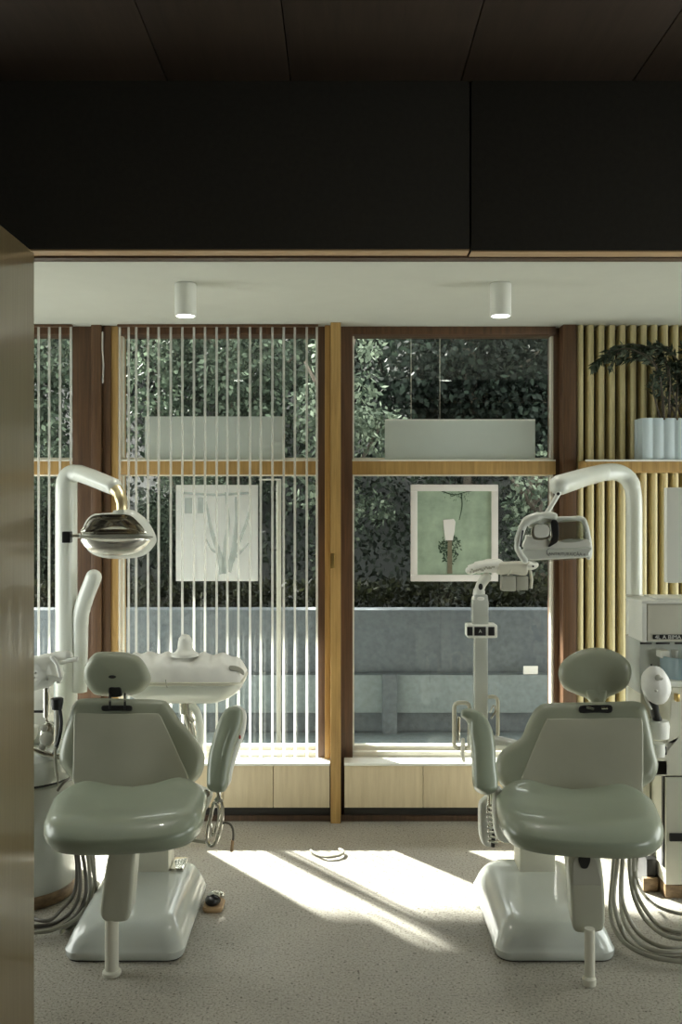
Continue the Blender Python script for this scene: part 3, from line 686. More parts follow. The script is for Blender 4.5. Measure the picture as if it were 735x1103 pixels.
MB().tube(crv([P(121, 524, D - .25), P(128, 531, D - .27), P(131, 541, Dh), P(131.5, 552, Dh)], 6, False), [.026] * 6 + [.024] * 6 + [.022] * 7, 18).build('neck', M['woodtint'], l1)
nl = Vector((0.05, -1, .12)).normalized(); pl0 = P(125, 575, Dh - .10)
HO = [(92, 557), (99, 552), (104, 551.5), (118, 550.5), (121, 548), (138, 547.5), (147, 551), (157, 561), (164.5, 576), (163, 585), (152, 596), (135, 600), (112, 600), (97, 596), (89, 588), (85, 577), (87, 566)]
outl('head_shell', HO, pl0, nl, .14, .05, M['white'], l1, 0, .03)
refl = MB(); O = pts_on([(93, 566), (99, 558), (108, 555), (125, 554.5), (140, 555.5), (150, 563), (157, 572), (157.5, 575.5), (130, 576), (90, 575.5)], pl0, nl, 6)
c = sum(O, Vector()) / len(O)
rr = []
for s, dp in ((1, -.001), (.97, .008), (.75, .018), (.45, .006), (.15, .014)):
    rr.append([c + (p - c) * s + nl * (-dp + .018) for p in O])
refl.rings(rr, False, True); refl.build('reflector', M['chrome'], l1, 60)
refl = MB(); O = pts_on([(88, 579), (110, 578.5), (130, 579), (160, 579.5), (160, 585), (150, 594), (134, 598), (112, 598), (98, 594), (90, 587)], pl0, nl, 6)
c = sum(O, Vector()) / len(O)
rr = [[c + (p - c) * s + nl * (dp + .004) for p in O] for s, dp in ((1, -.001), (.96, .010), (.75, .030), (.45, .040), (.15, .043))]
refl.rings(rr, False, True); refl.build('lower_reflector', M['satin'], l1, 60)
MB().tube([ON(86, 577.5, pl0 + nl * .014, nl), ON(125, 577.3, pl0 + nl * .02, nl), ON(164, 578.5, pl0 + nl * .01, nl)], .0035, 8, True, True).build('seam_bar', M['greypl'], l1)
m = MB(); m.tube([ON(86, 577, pl0 - nl * .03, nl), ON(76, 577, pl0 - nl * .03, nl)], [.010, .006], 10); hd = m.build('handle', M['chrome'], l1)
m = MB(); q = ON(72.5, 578, pl0 - nl * .03, nl); m.box(q.x - .016, q.x + .016, q.y - .018, q.y + .018, q.z - .024, q.z + .02, .004); m.build('handle_knob', M['black'], hd)

D = 4.04
l2 = thing('overhead_lamp', 'white pole dental lamp with a boxy head beside the pale battens', 'dental lamp', (wx(683.5, D), D, 0))
pth = [P(683.5, 926, D), P(683.5, 800, D), P(683.5, 640, D), P(683.5, 548, D)] + crv([P(683.3, 538, D), P(681, 523, D), P(674, 513, D), P(663, 508.5, D - .02), P(650, 509, D - .05)], 6, False) + [P(630, 514, D - .22), P(603, 522.5, D - .41)]
pth[0].z = .002
MB().tube(pth, [.0345] * 10 + [.037] * (len(pth) - 12) + [.038, .040], 24, False, True).build('pole', M['white'], l2)
m = MB()
for z in (832, 641): m.lathe([(.0355, -.004), (.0362, -.002), (.0362, .002), (.0355, .004)], P(683.5, z, D), seg=24)
m.build('pole_joint', M['greypl'], l2)
Dh = 3.60
MB().tube(crv([P(604, 526, Dh + .02), P(600, 535, Dh), P(594, 545, Dh), P(588, 555, Dh)], 5, False), [.014, .012, .011, .0105, .010, .010, .0095, .0095, .0095, .0095, .0095, .0095, .0095, .010, .011, .012], 12, True, True).build('link_arm', M['white'], l2)
m = MB(); m.lathe([(.006, 0), (.006, .004)], P(601.5, 532, Dh - .014), (0, -1, 0), 12); m.build('link_screw', M['black'], l2)
yk = crv([P(597, 556, Dh - .05), P(588, 555, Dh - .05), P(575, 558, Dh - .05), P(566, 563, Dh - .05), P(561, 574, Dh - .05), P(557.5, 588, Dh - .05), P(561, 597, Dh - .05), P(566, 604, Dh - .05)], 5, False)
MB().tube(yk, [.014] * 8 + [.018] * 8 + [.015] * 8 + [.012] * (len(yk) - 24), 12, True, True).build('yoke', M['white'], l2)
m = MB(); m.tube([P(563.5, 572, Dh - .075), P(560.8, 588, Dh - .075)], .0035, 8, True, True); m.build('yoke_slot', M['black'], l2)
n2 = Vector((-.12, -1, 0.0)).normalized(); q2 = P(600, 580, Dh - .06)
# head: white frame with glass openings
def lampbox(name, L, m, off, thick, r, k=4): return outl(name, L, q2 + n2 * off, n2, thick, r, m, l2, k=k)
lampbox('head_back', [(568, 568), (600, 563), (628, 561), (634, 585), (634, 600), (600, 604), (570, 604)], M['lens'], -.075, .006, .002)
m = MB(); 
top = crv([ON(a, b, q2 - n2 * .02, n2) for a, b in ((572, 566), (585, 562), (600, 559.5), (615, 559), (627, 559), (631, 566), (634, 580), (635.5, 592), (634.5, 600))], 4, False)
m.tube(top, .011, 10, True, True); m.build('head_frame', M['white'], l2)
lampbox('lower_band', [(565.5, 591.5), (600, 591), (636, 589.5), (636, 596), (632, 600.5), (600, 602.5), (570, 603.5), (565, 600)], M['white'], .0, .075, .008)
lampbox('upper_band', [(571, 577), (600, 586), (612, 583), (633, 581), (635, 589), (600, 591), (566, 591.5), (567, 580)], M['shell'], -.004, .06, .005)
lampbox('side_window', [(574, 568), (591, 566), (593, 580), (575, 581)], M['chrome'], .004, .03, .004)
lampbox('bulb_block', [(576.5, 566.5), (590, 566), (591, 577.5), (577.5, 578.5)], M['shell'], .010, .02, .003)
lampbox('divider', [(594, 562), (601, 562), (602, 581), (596, 587), (591, 589), (596, 581)], M['black'], .010, .03, .002)
lampbox('front_glass', [(602, 562.5), (626, 562), (631, 581), (602.5, 583)], M['lens'], .004, .004, .001)
m = MB(); q = ON(590.5, 598, q2 + n2 * .003, n2)
m.tube([ON(592.5 + 3.2 * math.cos(t), 594.8 + 4 * math.sin(t), q2 + n2 * .001, n2) for t in [PI * .5 + PI * k / 12 for k in range(13)]], .0012, 6); m.build('printed_arc', M['textink'], l2)
def text(name, s, loc, size, m, parent, rotz=0.0, sx=1.0, align='LEFT'):
    cu = bpy.data.curves.new(name, 'FONT'); cu.body = s; cu.size = size; cu.extrude = .0003; cu.align_x = align
    o = bpy.data.objects.new('tmp_text', cu); COL.objects.link(o)
    dg = bpy.context.evaluated_depsgraph_get(); me = bpy.data.meshes.new_from_object(o.evaluated_get(dg)); bpy.data.objects.remove(o)
    R = Matrix.Rotation(rotz, 4, 'Z') @ Matrix.Rotation(PI / 2, 4, 'X') @ Matrix.Diagonal((sx, 1, 1, 1))
    off = WORLD(parent)
    me.transform(Matrix.Translation(Vector(loc) - off) @ R); me.materials.append(m)
    ob = bpy.data.objects.new(name, me); COL.objects.link(ob); ob.parent = parent; return ob
text('lettering', 'ANTRITURAIÇÃA e', ON(591, 598.2, q2 + n2 * .0015, n2), .0165, M['textink'], l2, -.12, .98)

# ------------------------------------------------------------------ instrument column by the clear window
D = 4.02
ic = thing('instrument_column', 'grey green instrument column with black button collar in front of the clear window', 'instrument stand', P(517.5, 800, D))
MB().box(wx(510.5, D), wx(525, D), D - .03, D + .03, wz(800, D), wz(640, D), .008).build('column', M['base'], ic)
MB().box(wx(508.5, D), wx(525.5, D), D - .033, D + .033, wz(674, D), wz(645, D), .006).build('upper_sleeve', M['base'], ic)
MB().lathe([(.030, -.004), (.034, 0), (.034, .012), (.030, .016)], P(517, 646, D), seg=24).build('collar_ring', M['shell'], ic)
MB().tube(crv([P(516, 645, D), P(516.5, 636, D), P(519, 629, D), P(524, 622, D)], 5, False), [.026] * 6 + [.022] * 10, 14, False, True).build('elbow', M['shell'], ic)
m = MB(); m.ell(P(518, 632, D - .03), .010, .008, .014); m.build('elbow_hole', M['black'], ic)
b = MB(); b.box(wx(502, D), wx(534, D), D - .055, D + .04, wz(685.5, D), wz(671.5, D), .007); cb = b.build('button_collar', M['shell'], ic)
for a, bb in ((503.2, 509.2), (511, 523.5), (526, 532.8)):
    MB().box(wx(a, D - .05), wx(bb, D - .05), D - .058, D - .05, wz(684.5, D - .05), wz(675, D - .05), .002).build('button', M['black'], cb)
text('lettering', 'A', (wx(516, D - .06), D - .0585, wz(681.8, D - .06)), .02, M['letter'], cb)
# head
R = Matrix.Rotation(-.10, 3, 'Y')
m = MB(); m.tube(crv([P(505.5, 614.5, D - .02), P(512, 612, D - .02), P(522, 610, D - .02), P(536, 609, D - .02)], 5, False), [.016] + [.022] * 5 + [.027] * 5 + [.030] * 5, 14, True, True); hd = m.build('instrument_head', M['shell'], ic)
m = MB(); rng = random.Random(2)
for i in range(16): m.ell(P(507 + i * 1.7, 615 - i * .25 + rng.uniform(-1.5, 1.5), D - .048 - .0012 * min(i, 6)), .004, .004, .004 + rng.random() * .003, seg=8, rows=6)
m.build('head_grip', M['greypl'], hd)
b = MB(); b.pillow(pts_on([(537, 607), (550, 605.5), (566, 605), (572, 606), (570, 612), (567, 620), (552, 618.5), (538, 619)], P(552, 612, D - .05), frame3(0, 0), 4), frame3(0, 0), .06, .01); b.build('head_body', M['ivory'], hd)
m = MB(); m.ell(P(572, 609, D - .03), .034, .025, .020, R); m.build('head_tip', M['shell'], hd)
m = MB(); m.lathe([(.004, 0), (.004, .003)], P(574.5, 610, D - .056), (0, -1, 0), 10); m.build('tip_screw', M['black'], hd)
b = MB(); b.box(wx(539.5, D), wx(554, D), D - .045, D + .02, wz(636, D), wz(619.5, D), .005); b.box(wx(554.5, D), wx(567.5, D), D - .04, D + .02, wz(635, D), wz(620, D), .005); b.build('hanging_block', M['greypl'], hd)
m = MB(); m.tube([P(552, 614, D - .055), P(547, 620, D - .055)], .003, 8); m.tube([P(571, 613, D - .02), P(573, 624, D - .02), P(572, 634, D - .02)], .007, 10); m.build('head_pin', M['ivory'], hd)
# holder loops
Dl = 4.05
def loop(px0, px1, py0, py1, D, r): 
    pts = []
    for (cx_, cy_, a0) in ((px1 - 5, py0 + 5, -90), (px1 - 5, py1 - 5, 0), (px0 + 5, py1 - 5, 90), (px0 + 5, py0 + 5, 180)):
        for j in range(5):
            a = math.radians(a0 + 90 * j / 4); pts.append(P(cx_ + 5 * math.cos(a), cy_ + 5 * math.sin(a), D))
    pts.append(pts[0]); return pts
MB().tube(loop(489.5, 506, 757, 806, Dl, 0), .009, 10).build('holder_loop', M['ivory'], ic)
MB().tube(loop(522, 536.5, 750.5, 795, Dl + .02, 0), .008, 10).build('holder_loop', M['ivory'], ic)
MB().tube([P(494.5, 773, Dl - .01), P(494, 798, Dl - .01)], .006, 8, True, True).build('holder_clip', M['chrome'], ic)
MB().tube([P(499, 797, Dl - .01), P(498.5, 812, Dl - .01), P(500, 819, Dl - .01)], .009, 8, True, True).build('instrument_tip', M['shell'], ic)
m = MB(); m.tube(crv([P(528, 768, Dl), P(532, 760, Dl), P(534, 766, Dl), P(529, 774, Dl)], 5, False), .004, 8); m.build('holder_hook', M['chrome'], ic)
MB().tube([P(506, 796, Dl), P(518, 797, D), P(540, 800, D), P(600, 815, 3.9), P(620, 850, 3.72), P(622, 885, 3.60)], .028, 12).build('swing_arm', M['base'], ic)

# ------------------------------------------------------------------ delivery tray behind the chair near the blind
D = 3.98
tr = thing('delivery_tray', 'white wrapped instrument tray with a domed knob behind the dental chair', 'dental tray', P(200, 752, D))
def body(L, y0, y1, taper): pass
# hull (boat-shaped underside)
up = crv([Vector((a, b, 0)) for a, b in ()], 3) if False else None
x0, x1 = wx(134, D), wx(264, D); xm = (x0 + x1) / 2; hx = (x1 - x0) / 2
zr, zbm = wz(731.5, D), wz(753, D)
R = []
for t, s, sy in ((1.0, .50, .55), (.97, .62, .66), (.75, .78, .82), (.45, .92, .94), (.15, .99, 1.0), (.0, 1.0, 1.0)):
    R.append(rrect(xm, D, hx * s, .15 * sy, .07 * s, zr + (zbm - zr) * t, 0, 8))
MB().rings(R).build('tray_hull', M['white'], tr, 50)
MB().rings([rrect(xm, D, hx * 1.0, .152, .07, zr + .0005, 0, 8), rrect(xm, D, hx * 1.012, .157, .07, zr + .005, 0, 8), rrect(xm, D, hx * 1.012, .157, .07, zr + .012, 0, 8), rrect(xm, D, hx, .15, .07, zr + .015, 0, 8)]).build('tray_rim', M['ivory'], tr)
MB().tube(crv([P(178.5, 732, D - .158), P(180, 740, D - .150), P(187, 752, D - .11)], 5, False), .0022, 6).build('hull_seam', M['greypl'], tr)
# wrapped top
NX, NY = 60, 16; gv = []
m = MB(); bm = m.bm
ztop = wz(704, D)
grid = []
for i in range(NX + 1):
    u = i / NX; row = []
    for j in range(NY + 1):
        v = j / NY * 2 - 1
        x = x0 + .004 + (x1 - x0 - .008) * u
        edge = min(1, (1 - u) / .18); he = math.sqrt(max(0, 1 - (1 - edge) ** 2)); ha = math.sqrt(max(0, 1 - max(0, 1 - u / .08) ** 2))
        cr = max(0, 1 - abs(v) ** 3.2) ** .5
        z = zr + .014 + (ztop - zr - .014) * min(he, ha) * cr * (1 - .10 * u) + .006 * cr * math.sin(u * 2 * PI * 6.5 + v * .8) + .003 * cr * mnoise.noise(Vector((x * 30, v * 3, 1)))
        row.append(bm.verts.new(Vector((x, D + v * .148, max(z, zr + .006)))))
    grid.append(row)
for i in range(NX):
    for j in range(NY): bm.faces.new((grid[i][j], grid[i + 1][j], grid[i + 1][j + 1], grid[i][j + 1]))
m.build('wrapped_cover', M['wrap'], tr, 0)
m = MB(); kb = P(199.5, 703, D - .05)
m.lathe([(.058, -.014), (.056, -.004), (.042, .004), (.032, .018), (.030, .045), (.026, .062), (.016, .074), (.005, .078)], kb, seg=28); m.build('domed_knob', M['shell'], tr)
n_ = Vector((.25, -.9, .35)).normalized(); 
outl('end_slot', [(247.5, 717), (256, 717.5), (262.5, 722), (263, 727), (256, 723), (248, 721.5)], P(254, 721, D - .125), n_, .01, .003, M['greypl'], tr, k=4)
m = MB(); m.tube([P(200, 753, D), P(201, 768, D)], .028, 16); m.tube([P(201, 764, D), P(209, 800, D + .02), P(214, 812, D + .03)], .020, 12, True, True); m.tube([P(196, 762, D), P(208, 778, D)], .014, 10)
m.build('tray_bracket', M['chrome'], tr)
MB().tube(crv([P(206, 758, D - .01), P(214, 772, D - .02), P(215, 800, D), P(208, 822, D + .02)], 6, False), .016, 12).build('bracket_arm', M['white'], tr)
MB().tube([P(208, 815, D), P(180, 830, D), P(120, 803, 3.98), P(99, 797, 3.97)], .022, 12).build('support_arm', M['white'], tr)

# ------------------------------------------------------------------ cuspidor unit by the sliding panel
cu = thing('cuspidor_unit', 'round grey cuspidor pedestal with instruments beside the sliding panel', 'dental unit', (-1.255, 3.70, 0))
c0 = Vector((-1.255, 3.70, 0)); r0 = .195
MB().lathe([(r0 - .004, .002), (r0, .006), (r0, .045), (r0 - .004, .05)], c0, seg=48).build('plinth', M['brownwood'], cu)
MB().lathe([(r0 - .002, .051), (r0 + .002, .056), (r0 + .002, .455), (r0 - .006, .462)], c0, seg=48).build('drum', M['base'], cu)
MB().lathe([(r0 - .008, .463), (r0 - .008, .472)], c0, seg=48).build('drum_seam', M['black'], cu)
MB().lathe([(r0 + .0, .473), (r0 + .004, .478), (r0 + .004, .56), (r0 - .012, .575), (r0 - .05, .578)], c0, seg=48).build('upper_drum', M['base'], cu)
m = MB(); m.lathe([(.07, .579), (.09, .60), (.10, .62), (.105, .655), (.10, .66)], c0 + Vector((-.06, .02, 0)), seg=32); m.build('spittoon_bowl', M['shell'], cu)
MB().box(c0.x - .19, c0.x + .07, 3.74, 3.86, .578, .83, .01).build('rear_housing', M['shell'], cu)
D = 3.62
MB().tube([P(32, 766.5, D), P(51, 766.5, D)], .005, 8, True, True).build('instrument_bar', M['black'], cu)
m = MB(); m.tube([P(50, 738, D), P(50, 772, D)], .012, 12); m.tube([P(50, 772, D), P(52, 790, D)], .006, 10); m.build('head_stem', M['chrome'], cu)
hb = outl('instrument_head', [(30, 713), (40, 709), (52, 706.5), (60, 710), (65, 720), (66.5, 732), (64, 738), (59, 736), (54, 741), (44, 744), (30, 743)], P(48, 725, D - .04), frame3(.2, 0), .10, .035, M['shell'], cu, .012)
m = MB(); nn = frame3(.2, 0); 
for a, b in ((51, 732), (62, 735), (38, 725), (37, 730)): m.ell(ON(a, b, P(48, 725, D - .045), nn), .005, .005, .005, seg=10, rows=6)
m.build('head_screw', M['greypl'], hb)
MB().tube(crv([P(56, 708, D - .045), P(62, 716, D - .05), P(65, 728, D - .045)], 5, False), .008, 10, True, True).build('head_strap', M['wrap'], hb)
MB().tube([P(40, 713, D + .02), P(60, 707.5, D + .02), P(73, 707, D)], [.02, .02, .022], 14, True, True).build('handle_roll', M['shell'], hb)
MB().tube([P(66, 713, D), P(82.5, 710, D - .03)], [.012, .009], 12, True, True).build('head_lever', M['shell'], hb)
# handpiece holder with knobs
m = MB(); mm = frame3(.1, 0); p9 = P(49, 795, D - .03)
outl('handpiece_block', [(47, 780), (53, 778), (58, 783), (59, 795), (56, 804), (50, 808), (44, 805), (42, 795), (44, 785)], p9, mm, .04, .012, M['chrome'], cu, .006)
m.lathe([(.026, 0), (.028, .006), (.024, .016), (.012, .02)], ON(51, 795, p9 + mm * .006, mm), (0, -1, 0), 24); m.lathe([(.014, 0), (.014, .008), (.006, .012)], ON(48, 784, p9 + mm * .006, mm), (0, -1, 0), 16); m.lathe([(.014, 0), (.014, .008), (.006, .012)], ON(46, 804, p9 + mm * .006, mm), (0, -1, 0), 16)
m.build('block_knob', M['greypl'], cu)
MB().tube([P(34, 806, D - .05), P(48, 812, D - .06), P(64, 815, D - .05)], .012, 10, True, True).build('holder_arm', M['chrome'], cu)
hp = MB().lathe([(.010, -.03), (.020, -.028), (.024, 0), (.024, .012), (.018, .016)], P(61.5, 756, D - .05), seg=20).build('suction_tip', M['black'], cu)
MB().tube([P(61.5, 762, D - .05), P(61.5, 790, D - .05), P(60, 806, D - .05)], .0085, 10).build('suction_handle', M['greypl'], cu)
MB().tube(crv([P(64.5, 764, D - .05), P(66, 780, D - .06), P(63, 798, D - .06), P(58, 812, D - .06)], 6, False), .007, 10).build('suction_hose', M['black'], cu)
MB().tube(crv([P(59, 805, D - .08), P(60, 822, D - .08), P(62, 840, D - .08), P(63, 852, D - .08)], 6, False), [.006] * 12 + [.003] * 7, 8).build('probe', M['greypl'], cu)
MB().tube(crv([P(62, 852, D - .1), P(68, 844, D - .09), P(76, 838, D - .02), P(84, 842, D + .07)], 6, False), .005, 8).build('probe_hose', M['darkhose'], cu)

# ------------------------------------------------------------------ white cabinet unit by the battens
wu = thing('treatment_cabinet', 'tall white dental unit cabinet with a black lettered strip beside the pale battens', 'dental unit', (1.5, 3.85, 0))
D = 3.64
xa = wx(717.5, D); xe = 1.75
MB().box(xa, xe, D + .002, 3.98, .0, .052, .002).build('plinth', M['brownwood'], wu)
zs = wz(836.5, D)
MB().box(xa, xe, D, 3.98, .054, zs - .003, .004).build('lower_cabinet', M['ivory'], wu)
MB().box(xa + .002, xe, D + .006, 3.98, zs - .0025, zs + .0035).build('cabinet_seam', M['black'], wu)
MB().box(xa - .006, xa - .001, D + .01, D + .03, .12, zs).build('side_gasket', M['black'], wu)
MB().box(wx(721, D), wx(760, D), D - .012, D - .001, wz(905.5, D), wz(897, D), .003).build('latch', M['black'], wu)
# upper cabinet with curved side edge
b = MB(); b.pillow(pts_on([(690, 836), (692, 815), (714, 812), (717.5, 806), (721, 780), (723, 752), (724, 741.5), (735, 740), (790, 740), (790, 836), (760, 836), (720, 836)], P(720, 800, D), Vector((0, -1, 0)), 4), Vector((0, -1, 0)), .30, .006); b.build('upper_cabinet', M['ivory'], wu, 40)
MB().box(wx(718, D), xe, D - .012, D + .28, wz(739.5, D), wz(733.5, D), .005).build('tray_shelf', M['shell'], wu)
MB().box(wx(691, 3.74), xe, 3.76, 3.95, zs + .3, wz(692, 3.7), .008).build('rear_column', M['base'], wu)
MB().box(wx(690, 3.80), xa - .007, 3.80, 3.97, .13, zs + .30, .006).build('side_cabinet', M['ivory'], wu)
MB().box(wx(689, 3.78), xa - .007, 3.75, 3.97, zs + .0, zs + .018, .004).build('side_shelf', M['shell'], wu)
bd = MB(); bd.box(wx(690, 3.80), xa - .008, 3.72, 3.97, .004, .125, .004); bd.build('side_base', M['black'], wu)
MB().box(wx(690, 3.74), xa - .008, 3.70, 3.718, .002, .055, .002).build('side_kickboard', M['brownwood'], wu)
Dh = 3.60
MB().box(wx(698, Dh), xe, Dh, Dh + .18, wz(691, Dh), wz(651, Dh), .006).build('head_box', M['ivory'], wu)
MB().box(wx(691.5, Dh + .01), wx(697.8, Dh), Dh + .004, Dh + .18, wz(692, Dh), wz(648.5, Dh), .005).build('head_end_cap', M['shell'], wu)
MB().box(wx(691, Dh), xe, Dh - .004, Dh + .2, wz(650.5, Dh), wz(647, Dh), .004).build('head_lid', M['shell'], wu)
MB().box(wx(710, Dh), xe, Dh + .03, Dh + .18, wz(647, Dh) + .0005, wz(645, Dh), .002).build('lid_ridge', M['shell'], wu)
st = MB().box(wx(703.5, Dh), xe - .02, Dh - .004, Dh - .0005, wz(688.5, Dh), wz(683.5, Dh), .001).build('name_strip', M['black'], wu)
text('lettering', '4L A BIMA', (wx(705.5, Dh), Dh - .0048, wz(688, Dh)), .0215, M['letter'], st, 0, 1.05)
m = MB()
for a, b in ((702, 715), (720, 735), (741, 754)): m.box(wx(a, 3.62), wx(b, 3.62), 3.752, 3.76, wz(699.5, 3.62), wz(697.5, 3.62), .001)
m.build('vent_slot', M['black'], wu)
MB().box(wx(712, 3.70), wx(722, 3.70), 3.70, 3.758, wz(709, 3.7), wz(701, 3.7), .004).build('spout_block', M['shell'], wu)
MB().tube([P(727, 700, 3.70), P(727, 712, 3.70)], [.014, .010], 12).build('spout', M['greypl'], wu)
m = MB(); m.lathe([(.055, 0), (.075, .005), (.085, .06), (.085, .10), (.08, .10), (.07, .02)], P(735, 733, 3.72), seg=32); m.build('rinsing_bowl', M['bluegl'], wu)
m = MB(); rng = random.Random(5)
cI = P(707, 738, 3.56)
R = []
for i in range(1, 14):
    t = PI * i / 14; ring = []
    for k in range(28):
        a = 2 * PI * k / 28
        v = Vector((math.sin(t) * math.cos(a), math.sin(t) * math.sin(a), -math.cos(t)))
        w = 1 + .06 * mnoise.noise(v * 2.2)
        ring.append(cI + Vector((v.x * .055, v.y * .05, v.z * .074)) * w + Vector((.008 * -v.z, 0, 0)))
    R.append(ring)
m.rings(R); ih = m.build('wrapped_instrument_head', M['wrap'], wu, 60)
m = MB(); m.ell(P(712, 731, 3.515), .010, .006, .006); m.ell(P(707, 744, 3.508), .006, .005, .005); m.ell(P(709, 730, 3.513), .012, .004, .012, None); m.build('head_opening', M['greypl'], ih)
MB().tube([P(702.5, 722, 3.56), P(702, 716, 3.56)], [.008, .004], 8, True, True).build('head_pin', M['black'], ih)
MB().tube(crv([P(697, 722, 3.57), P(693, 736, 3.57), P(696, 752, 3.57), P(702, 764, 3.58)], 6, False), .005, 8).build('head_cord', M['shell'], ih)
MB().tube(crv([P(704, 755, 3.58), P(706, 768, 3.6), P(709, 776, 3.62)], 5, False), .017, 12, True, True).build('head_neck', M['black'], wu)
m = MB(); m.lathe([(.03, -.02), (.042, -.015), (.045, .03), (.04, .05), (.03, .052)], P(709, 790, 3.62), seg=24); m.lathe([(.026, -.07), (.028, -.05), (.026, -.02)], P(709, 795, 3.62), seg=24); m.build('holder_cup', M['shell'], wu)
MB().box(wx(711, 3.63), wx(717, 3.63), 3.61, 3.66, wz(812, 3.63), wz(803, 3.63), .004).build('holder_block', M['black'], wu)
MB().box(wx(729, 3.6), wx(733, 3.6), 3.60, 3.63, wz(756, 3.6), wz(748, 3.6), .003).build('drain_tap', M['brass'], wu)
MB().box(wx(700, 3.64), xa + .01, 3.64, 3.7, wz(836, 3.64), wz(818, 3.64), .006).build('holder_bracket', M['ivory'], wu)

mo = thing('monitor', 'white flat monitor panel on an arm above the white dental cabinet', 'monitor', P(760, 640, 3.72))
MB().box(wx(718.5, 3.7), wx(812, 3.7), 3.70, 3.735, wz(628, 3.7), wz(525, 3.7), .006).build('casing', M['shell'], mo)
MB().tube([(wx(775, 3.7), 3.75, wz(647, Dh) + .008), (wx(775, 3.7), 3.75, wz(580, 3.7))], .014, 12).build('stand_arm', M['white'], mo)

# ------------------------------------------------------------------ hoses
def hose(name, lab, cat, pts, r, m, grp, base=None):
    cp = crv(pts, 8, False); o = MB().tube(cp, r, 10, True, True).build(name, m); tag(o, lab, cat, grp)
rng = random.Random(12)
GR = 'grey supply hoses looping beside the white cabinet'
LR = 'grey rubber supply hose looping from the chair to the floor near the white cabinet'
RH = [((668, 905), (664, 940), (662, 975), (676, 1012), (705, 1028), (745, 1026), (790, 1008)), ((672, 905), (670, 945), (672, 975), (688, 1005), (715, 1020), (745, 1018), (790, 1000)),
      ((678, 905), (679, 940), (684, 968), (697, 992), (718, 1008), (748, 1010), (790, 995)), ((684, 905), (683, 935), (686, 962), (703, 990), (722, 1002), (748, 1003), (790, 990)),
      ((664, 905), (660, 945), (658, 985), (668, 1010), (690, 1026), (720, 1034), (752, 1034), (795, 1012)), ((690, 905), (686, 930), (686, 948), (696, 966), (712, 978), (740, 985), (790, 984)),
      ((674, 905), (669, 950), (672, 990), (690, 1016), (715, 1025), (750, 1022), (790, 1004))]
for i, L in enumerate(RH):
    pts = []
    for j, (a, b) in enumerate(L):
        t = j / (len(L) - 1)
        yf = max(b, 930)
        dfl = (EYE.z - .010 - .016 * (0, 1, 2, 0, 1, 2, 3)[i]) * F / (yf - CY)    # depth at which that pixel touches the floor
        if j < 2: pts.append(P(a, b, 3.40 + i * .02))
        elif j == 2: pts.append(P(a, b, 3.32 + i * .02) if dfl > 3.32 + i * .02 else P(a, b, dfl))
        else: pts.append(P(a, b, min(dfl, 3.6)))
    hose('supply_hose', LR, 'hose', pts, .0078 if i != 5 else .0065, M['hose'], GR)
GL = 'grey and dark supply hoses beside the round cuspidor pedestal'
LH = [((82, 905), (86, 940), (85, 965), (74, 985), (52, 996), (20, 998)), ((86, 905), (92, 940), (91, 968), (78, 990), (52, 1003), (20, 1003)), ((92, 905), (96, 935), (96, 965), (84, 988), (58, 1001), (18, 1006)),
      ((96, 905), (100, 935), (103, 960), (92, 985), (72, 1000)), ((98, 905), (101, 930), (101, 955), (90, 978), (66, 1004)), ((80, 905), (83, 935), (80, 962), (66, 980), (50, 992), (22, 985))]
LLs = 'dark grey rubber supply hose hanging between the dental chair and the round cuspidor pedestal'
for i, L in enumerate(LH):
    pts = []
    for j, (a, b) in enumerate(L):
        dfl = (EYE.z - .009 - .0155 * (0, 1, 2, 0, 1, 3)[i]) * F / (max(b, 930) - CY)
        if j < 2: pts.append(P(a, b, 3.42 + i * .02))
        elif j == 2: pts.append(P(a, b, min(3.40 + i * .02, dfl)))
        else: pts.append(P(a, b, min(dfl, 3.6)))
    hose('supply_hose', LLs, 'hose', pts, .007, M['darkhose'] if i in (0, 1, 5) else M['hose'], GL)
wr = MB().tube(crv([P(335, 918.5, 4.12), P(340, 922, 4.09), P(352, 925.5, 4.04), P(366, 923.5, 4.06), P(370, 919.5, 4.10), P(366, 917, 4.13)], 6, False), .006, 8, True, True)  # thin grey tube bent into a loop, flat on the floor
for v in wr.bm.verts: v.co.z = v.co.z - min(u.co.z for u in wr.bm.verts) * 0
zz = min(v.co.z for v in wr.bm.verts)
for v in wr.bm.verts: v.co.z += .001 - zz
tag(wr.build('floor_loop', M['hose']), 'thin grey cable loop lying on the sunlit floor', 'curl')

# ------------------------------------------------------------------ outdoors
struct('ground', MB().box(-14, 14, 4.9, 8.2, -.15, -.03), M['gravel'], 'pale terrace paving outside the windows', 'ground')
bank = MB(); R = []
for (yy, zz_) in ((6.62, -.1), (6.64, .62), (8.0, .7), (10, 1.4), (13, 3.0), (16, 5.2), (19, 7.5), (21, 7.8)):
    R.append([Vector((x, yy, zz_ + .15 * math.sin(x * 1.3 + yy))) if yy > 6.7 else Vector((x, yy, zz_)) for x in [-15 + i * 1.0 for i in range(31)]])
bank.rings(R, False, False, False)
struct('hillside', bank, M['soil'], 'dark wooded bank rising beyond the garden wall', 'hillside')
gw = sroot('garden_wall', 'low blue grey garden wall with a paler ledge outside', 'wall', (0, 6.45, 0))
MB().box(-9, 9, 6.44, 6.62, -.05, wz(657, 6.44), .006).build('wall_face', M['wallblue'], gw)
MB().box(-9, 9, 6.34, 6.438, wz(768, 6.34), wz(727, 6.34), .008).build('wall_ledge', M['ledge'], gw)
MB().box(-9, 9, 6.40, 6.438, -.05, wz(768, 6.34) - .002, .004).build('wall_foot', M['wallblue'], gw)
MB().box(-9, 9, 5.9, 6.33, -.03, .0, .006).build('kerb', M['ledge'], gw)
MB().box(wx(412, 6.3), wx(428, 6.3), 6.28, 6.335, -.03, wz(726, 6.3), .01).build('pier', M['wallblue'], gw)
